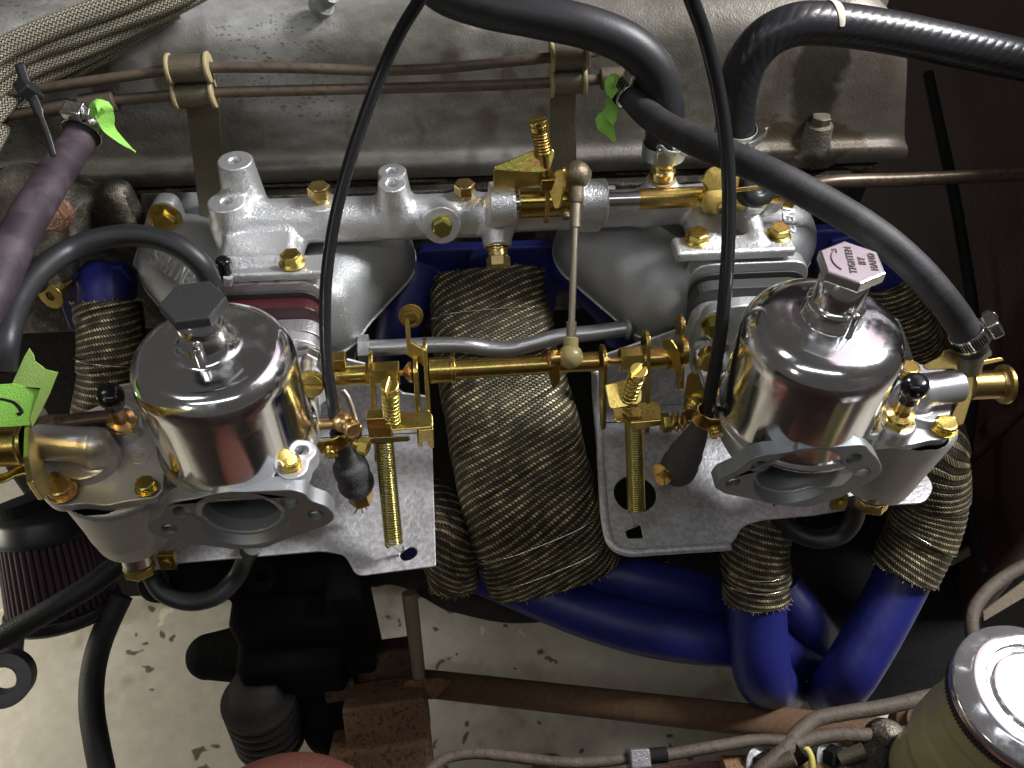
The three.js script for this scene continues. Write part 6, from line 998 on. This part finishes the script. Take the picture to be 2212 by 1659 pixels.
hose('heater_hose', [atY(-70, 1420, -0.36), atY(0, 1378, -0.345), atY(60, 1345, -0.335), atY(130, 1305, -0.325), atY(200, 1262, -0.32), atY(260, 1215, -0.32)], 0.0105, M.hoseDark, 'black hose crossing in front of the cone air filter', 'hose');
hose('drain_hose', [atY(262, 1285, -0.42), atY(240, 1330, -0.43), atY(214, 1395, -0.45), atY(200, 1460, -0.465), atY(198, 1530, -0.475), atY(208, 1600, -0.485), atY(226, 1690, -0.50)], 0.0125, M.hoseDark, 'black hose hanging down over the pale floor', 'hose');
// overflow loops under the float bowls
hose('overflow_hose', [atY(322, 1200, -0.17), atY(326, 1240, -0.19), atY(352, 1280, -0.20), atY(410, 1300, -0.205), atY(470, 1286, -0.20), atY(512, 1245, -0.19), atY(532, 1205, -0.17), atY(545, 1180, -0.15)], 0.0072, M.hosePlain, 'black hose looping under the black-capped carburettor', 'hose');
hose('overflow_hose', [atY(1850, 1085, -0.15), atY(1842, 1125, -0.17), atY(1815, 1155, -0.185), atY(1765, 1165, -0.19), atY(1715, 1148, -0.19), atY(1680, 1115, -0.18), atY(1655, 1085, -0.16)], 0.0078, M.hosePlain, 'black hose looping under the bright-capped carburettor', 'hose');
for (const [x, y, label] of [[362, 1210, 'small gold clip on the overflow hose of the black-capped carburettor'], [1812, 1082, 'small gold clip on the overflow hose of the bright-capped carburettor']]) {
  const t = thing('pipe_clip', label, 'clip', atY(x, y, -0.145)), q = toDir(V(0, 0.35, 0.94));
  add('clip', boxUV(xf(new RoundedBoxGeometry(0.012, 0.006, 0.0135, 2, 0.0006), V(0, 0, 0), q)), M.zincDull, t); add('screw', xf(screwHead(0.0036, 0.003), V(0.0005, 0.0012, 0.003), q), M.zinc, t);
}
// grey lug at the left edge
{
  const t = thing('tow_eye', 'grey painted steel eye at the lower left edge', 'eye', atY(16, 1458, -0.40)), q = toDir(V(0.25, 0.75, 0.6));
  add('eye', boxUV(xf(turned([[0.0125, 0], [0.0262, 0], [0.0262, 0.024], [0.0125, 0.024], [0.0125, 0]], 40, 0.001), V(0, 0, 0), q)), M.greyPaint, t);
  add('lug', boxUV(xf(new RoundedBoxGeometry(0.03, 0.014, 0.03, 3, 0.004), V(-0.010, -0.002, -0.026), q)), M.greyPaint, t);
}
// inner wing, dome and brake parts along the bottom edge
{
  const t = thing('servo_dome', 'brick red painted dome at the bottom edge', 'dome', atY(612, 1893, -0.24));
  add('dome', boxUV(turned([[0, 0.03], [0.02, 0.0295], [0.045, 0.027], [0.068, 0.021], [0.078, 0.012], [0.081, 0.0], [0.081, -0.06], [0, -0.06]], 64, 0.003)), M.wingRed, t);
}
{
  const t = thing('inner_wing', 'brick red inner wing panel along the bottom edge at right', 'panel');
  add('panel', boxUV(plate([[1330, 1668], [1480, 1646], [1640, 1640], [1900, 1652], [2300, 1640], [2400, 2300], [1300, 2300]], atY(1600, 1650, -0.255), V(0, 0.9, 0.43), 0.004, { r: 0.004 })), M.wingRed, t);
}
{
  const y = -0.225, P = (l) => curve(l.map(([a, b]) => atY(a, b, y)));
  const t = thing('brake_pipe', 'thin grey brake pipe waving along the bottom with a square union', 'pipe');
  add('tube', sweep(P([[905, 1700], [930, 1662], [965, 1638], [1020, 1628], [1080, 1632], [1160, 1642], [1240, 1648], [1310, 1644], [1372, 1636]]), 0.0039, { seg: 110, rad: 14 }), M.brakePipe, t);
  add('tube', sweep(P([[1372, 1637], [1420, 1634], [1480, 1624], [1560, 1610], [1630, 1599], [1690, 1600], [1740, 1606]]), 0.0043, { seg: 80, rad: 14 }), M.brakePipe, t);
  add('union', boxUV(xf(new RoundedBoxGeometry(0.015, 0.016, 0.013, 3, 0.0015), atY(1378, 1638, y), toDir(V(0.1, 1, 0.4)))), M.greyPaint, t);
  add('union_sleeve', boxUV(rod(atY(1395, 1634, y), atY(1440, 1630, y), 0.0056, 16)), M.blackMatt, t);
  solo('brake_pipe', sweep(P([[1600, 1720], [1640, 1668], [1690, 1622], [1722, 1585], [1760, 1555], [1820, 1541], [1900, 1529], [1990, 1509], [2060, 1492], [2150, 1470]]), 0.0057, { seg: 120, rad: 16 }), M.brakePipe, 'thick grey brake pipe rising towards the reservoir', 'pipe');
  solo('brake_pipe', sweep(P([[1690, 1625], [1735, 1602], [1800, 1588], [1870, 1588], [1930, 1585], [2010, 1580]]), 0.0052, { seg: 60, rad: 14 }), M.brakePipe, 'short grey brake pipe under the tie rod, ending at the alloy boss', 'pipe');
  const m = thing('brake_valve', 'grimy alloy brake valve with two nuts below the thick brake pipe', 'valve');
  const yb = y - 0.012;
  for (const [a, b, l] of [[1640, 1648, 0], [1790, 1632, 1]]) {
    const d = V(0.35, 0.75, 0.55).normalize(), p = atY(a, b, yb);
    add('washer', xf(turned([[0.004, 0], [0.0125, 0], [0.0125, 0.0016], [0.004, 0.0016]], 30), p, toDir(d)), M.alloyBright, m); add('nut', boxUV(xf(hexGeo(0.0088, 0.010, 0.0008, 0.4), p.clone().addScaledVector(d, 0.0018), toDir(d))), M.blackMatt, m);
    add('stem', boxUV(rod(p.clone().addScaledVector(d, 0.011), p.clone().addScaledVector(d, 0.018).add(V(0.014, 0.004, -0.006)), 0.0056, 16)), M.bracket, m);
  }
  add('boss', nets(V(0.16, -0.27, 0.1), V(0.30, -0.17, 0.24), 0.0022, uni(0.010, [capS(atY(1912, 1600, y - 0.005), atY(1895, 1660, y - 0.02), 0.016, 0.022), capS(atY(1900, 1665, y - 0.02), atY(1820, 1680, y - 0.02), 0.018), capS(atY(1940, 1650, y - 0.02), atY(1920, 1720, y - 0.02), 0.014)])), M.valveAlloy, m);
  add('body', boxUV(rod(atY(1560, 1700, y - 0.03), atY(1990, 1690, y - 0.03), 0.022, 26)), M.rust, m);
  add('bleed_wire', sweep(P([[1728, 1612], [1742, 1618], [1752, 1636], [1756, 1670]]), 0.0026, { seg: 30, rad: 10 }), M.wireYellow, m);
  add('stub', boxUV(rod(atY(1700, 1640, yb), atY(1736, 1614, y), 0.0088, 18)), M.blackMatt, m);
}
// brake fluid reservoir
{
  const c = atY(2232, 1505, -0.075), t = thing('brake_reservoir', 'pale olive plastic reservoir with a shiny metal lid', 'reservoir', c);
  add('body', boxUV(turned([[0, -0.14], [0.036, -0.14], [0.037, -0.10], [0.0405, -0.088], [0.0405, -0.064], [0.0392, -0.060], [0.0392, -0.036], [0.0405, -0.033], [0.0405, -0.016], [0.0385, -0.012], [0, -0.012]], 72, 0.0016)), M.reservoir, t);
  const kn = []; for (let i = 0; i < 120; i++) { const a = i / 120 * 6.2832; kn.push(xf(new THREE.BoxGeometry(0.0009, 0.010, 0.0009), V(0.0440 * Math.cos(a), -0.009, 0.0440 * Math.sin(a)))); }
  add('seal_ring', boxUV(merge([turned([[0.03, -0.0145], [0.0436, -0.0145], [0.0440, -0.013], [0.0440, -0.005], [0.0425, -0.0035], [0.03, -0.0035]], 72), ...kn])), M.rubber, t);
  add('lid', boxUV(turned([[0.042, -0.0075], [0.0452, -0.0068], [0.0455, -0.0015], [0.0446, 0.0008], [0.0368, 0.0068], [0.0345, 0.0074], [0.0300, 0.0074], [0.0285, 0.0068], [0.0278, 0.0052], [0.0268, 0.0045], [0.0258, 0.0050], [0.0250, 0.0064], [0.0235, 0.0070], [0, 0.0074]], 96, 0.0008)), M.lidMetal, t);
  const mk = add('lid_mark', boxUV(extr([[0, 0.008], [0.010, -0.004], [0.0085, -0.005], [0, 0.004], [-0.0085, -0.005], [-0.010, -0.004]], 0.0006, 0.0001).applyMatrix4(flatUp)), M.lidMetal, t, V(0.006, 0.0072, 0.004));
  mk.rotation.y = 0.5;
}
// bits at the right edge
{
  const t = thing('chassis_rail', 'dark rail with a tan edge at the right', 'rail');
  const o = atY(2130, 1160, -0.42);
  add('rail', boxUV(plate([[2048, 1222], [2056, 1206], [2240, 1100], [2240, 1240], [2070, 1330]], o, V(0, 0.6, 0.8), 0.01, {})), M.blackDark, t);
  add('edge', boxUV(rod(atY(2050, 1214, -0.41), atY(2250, 1104, -0.40), 0.005, 12)), M.railTan, t);
  const u = thing('bay_panel', 'tan panel edge beside the grey pipe at the right', 'panel');
  add('panel', boxUV(plate([[2120, 1320], [2240, 1232], [2240, 1270], [2122, 1340]], atY(2180, 1290, -0.36), V(0, 0.7, 0.7), 0.003, {})), M.railTan, u);
  solo('clutch_pipe', sweep(curve([atY(2240, 1210, -0.30), atY(2180, 1240, -0.295), atY(2125, 1285, -0.29), atY(2100, 1330, -0.285), atY(2104, 1390, -0.28), atY(2118, 1430, -0.275), atY(2140, 1480, -0.27)]), 0.0060, { seg: 60, rad: 14 }), M.brakePipe, 'grey pipe curving down behind the reservoir', 'pipe');
}
renderer.render(scene, camera);
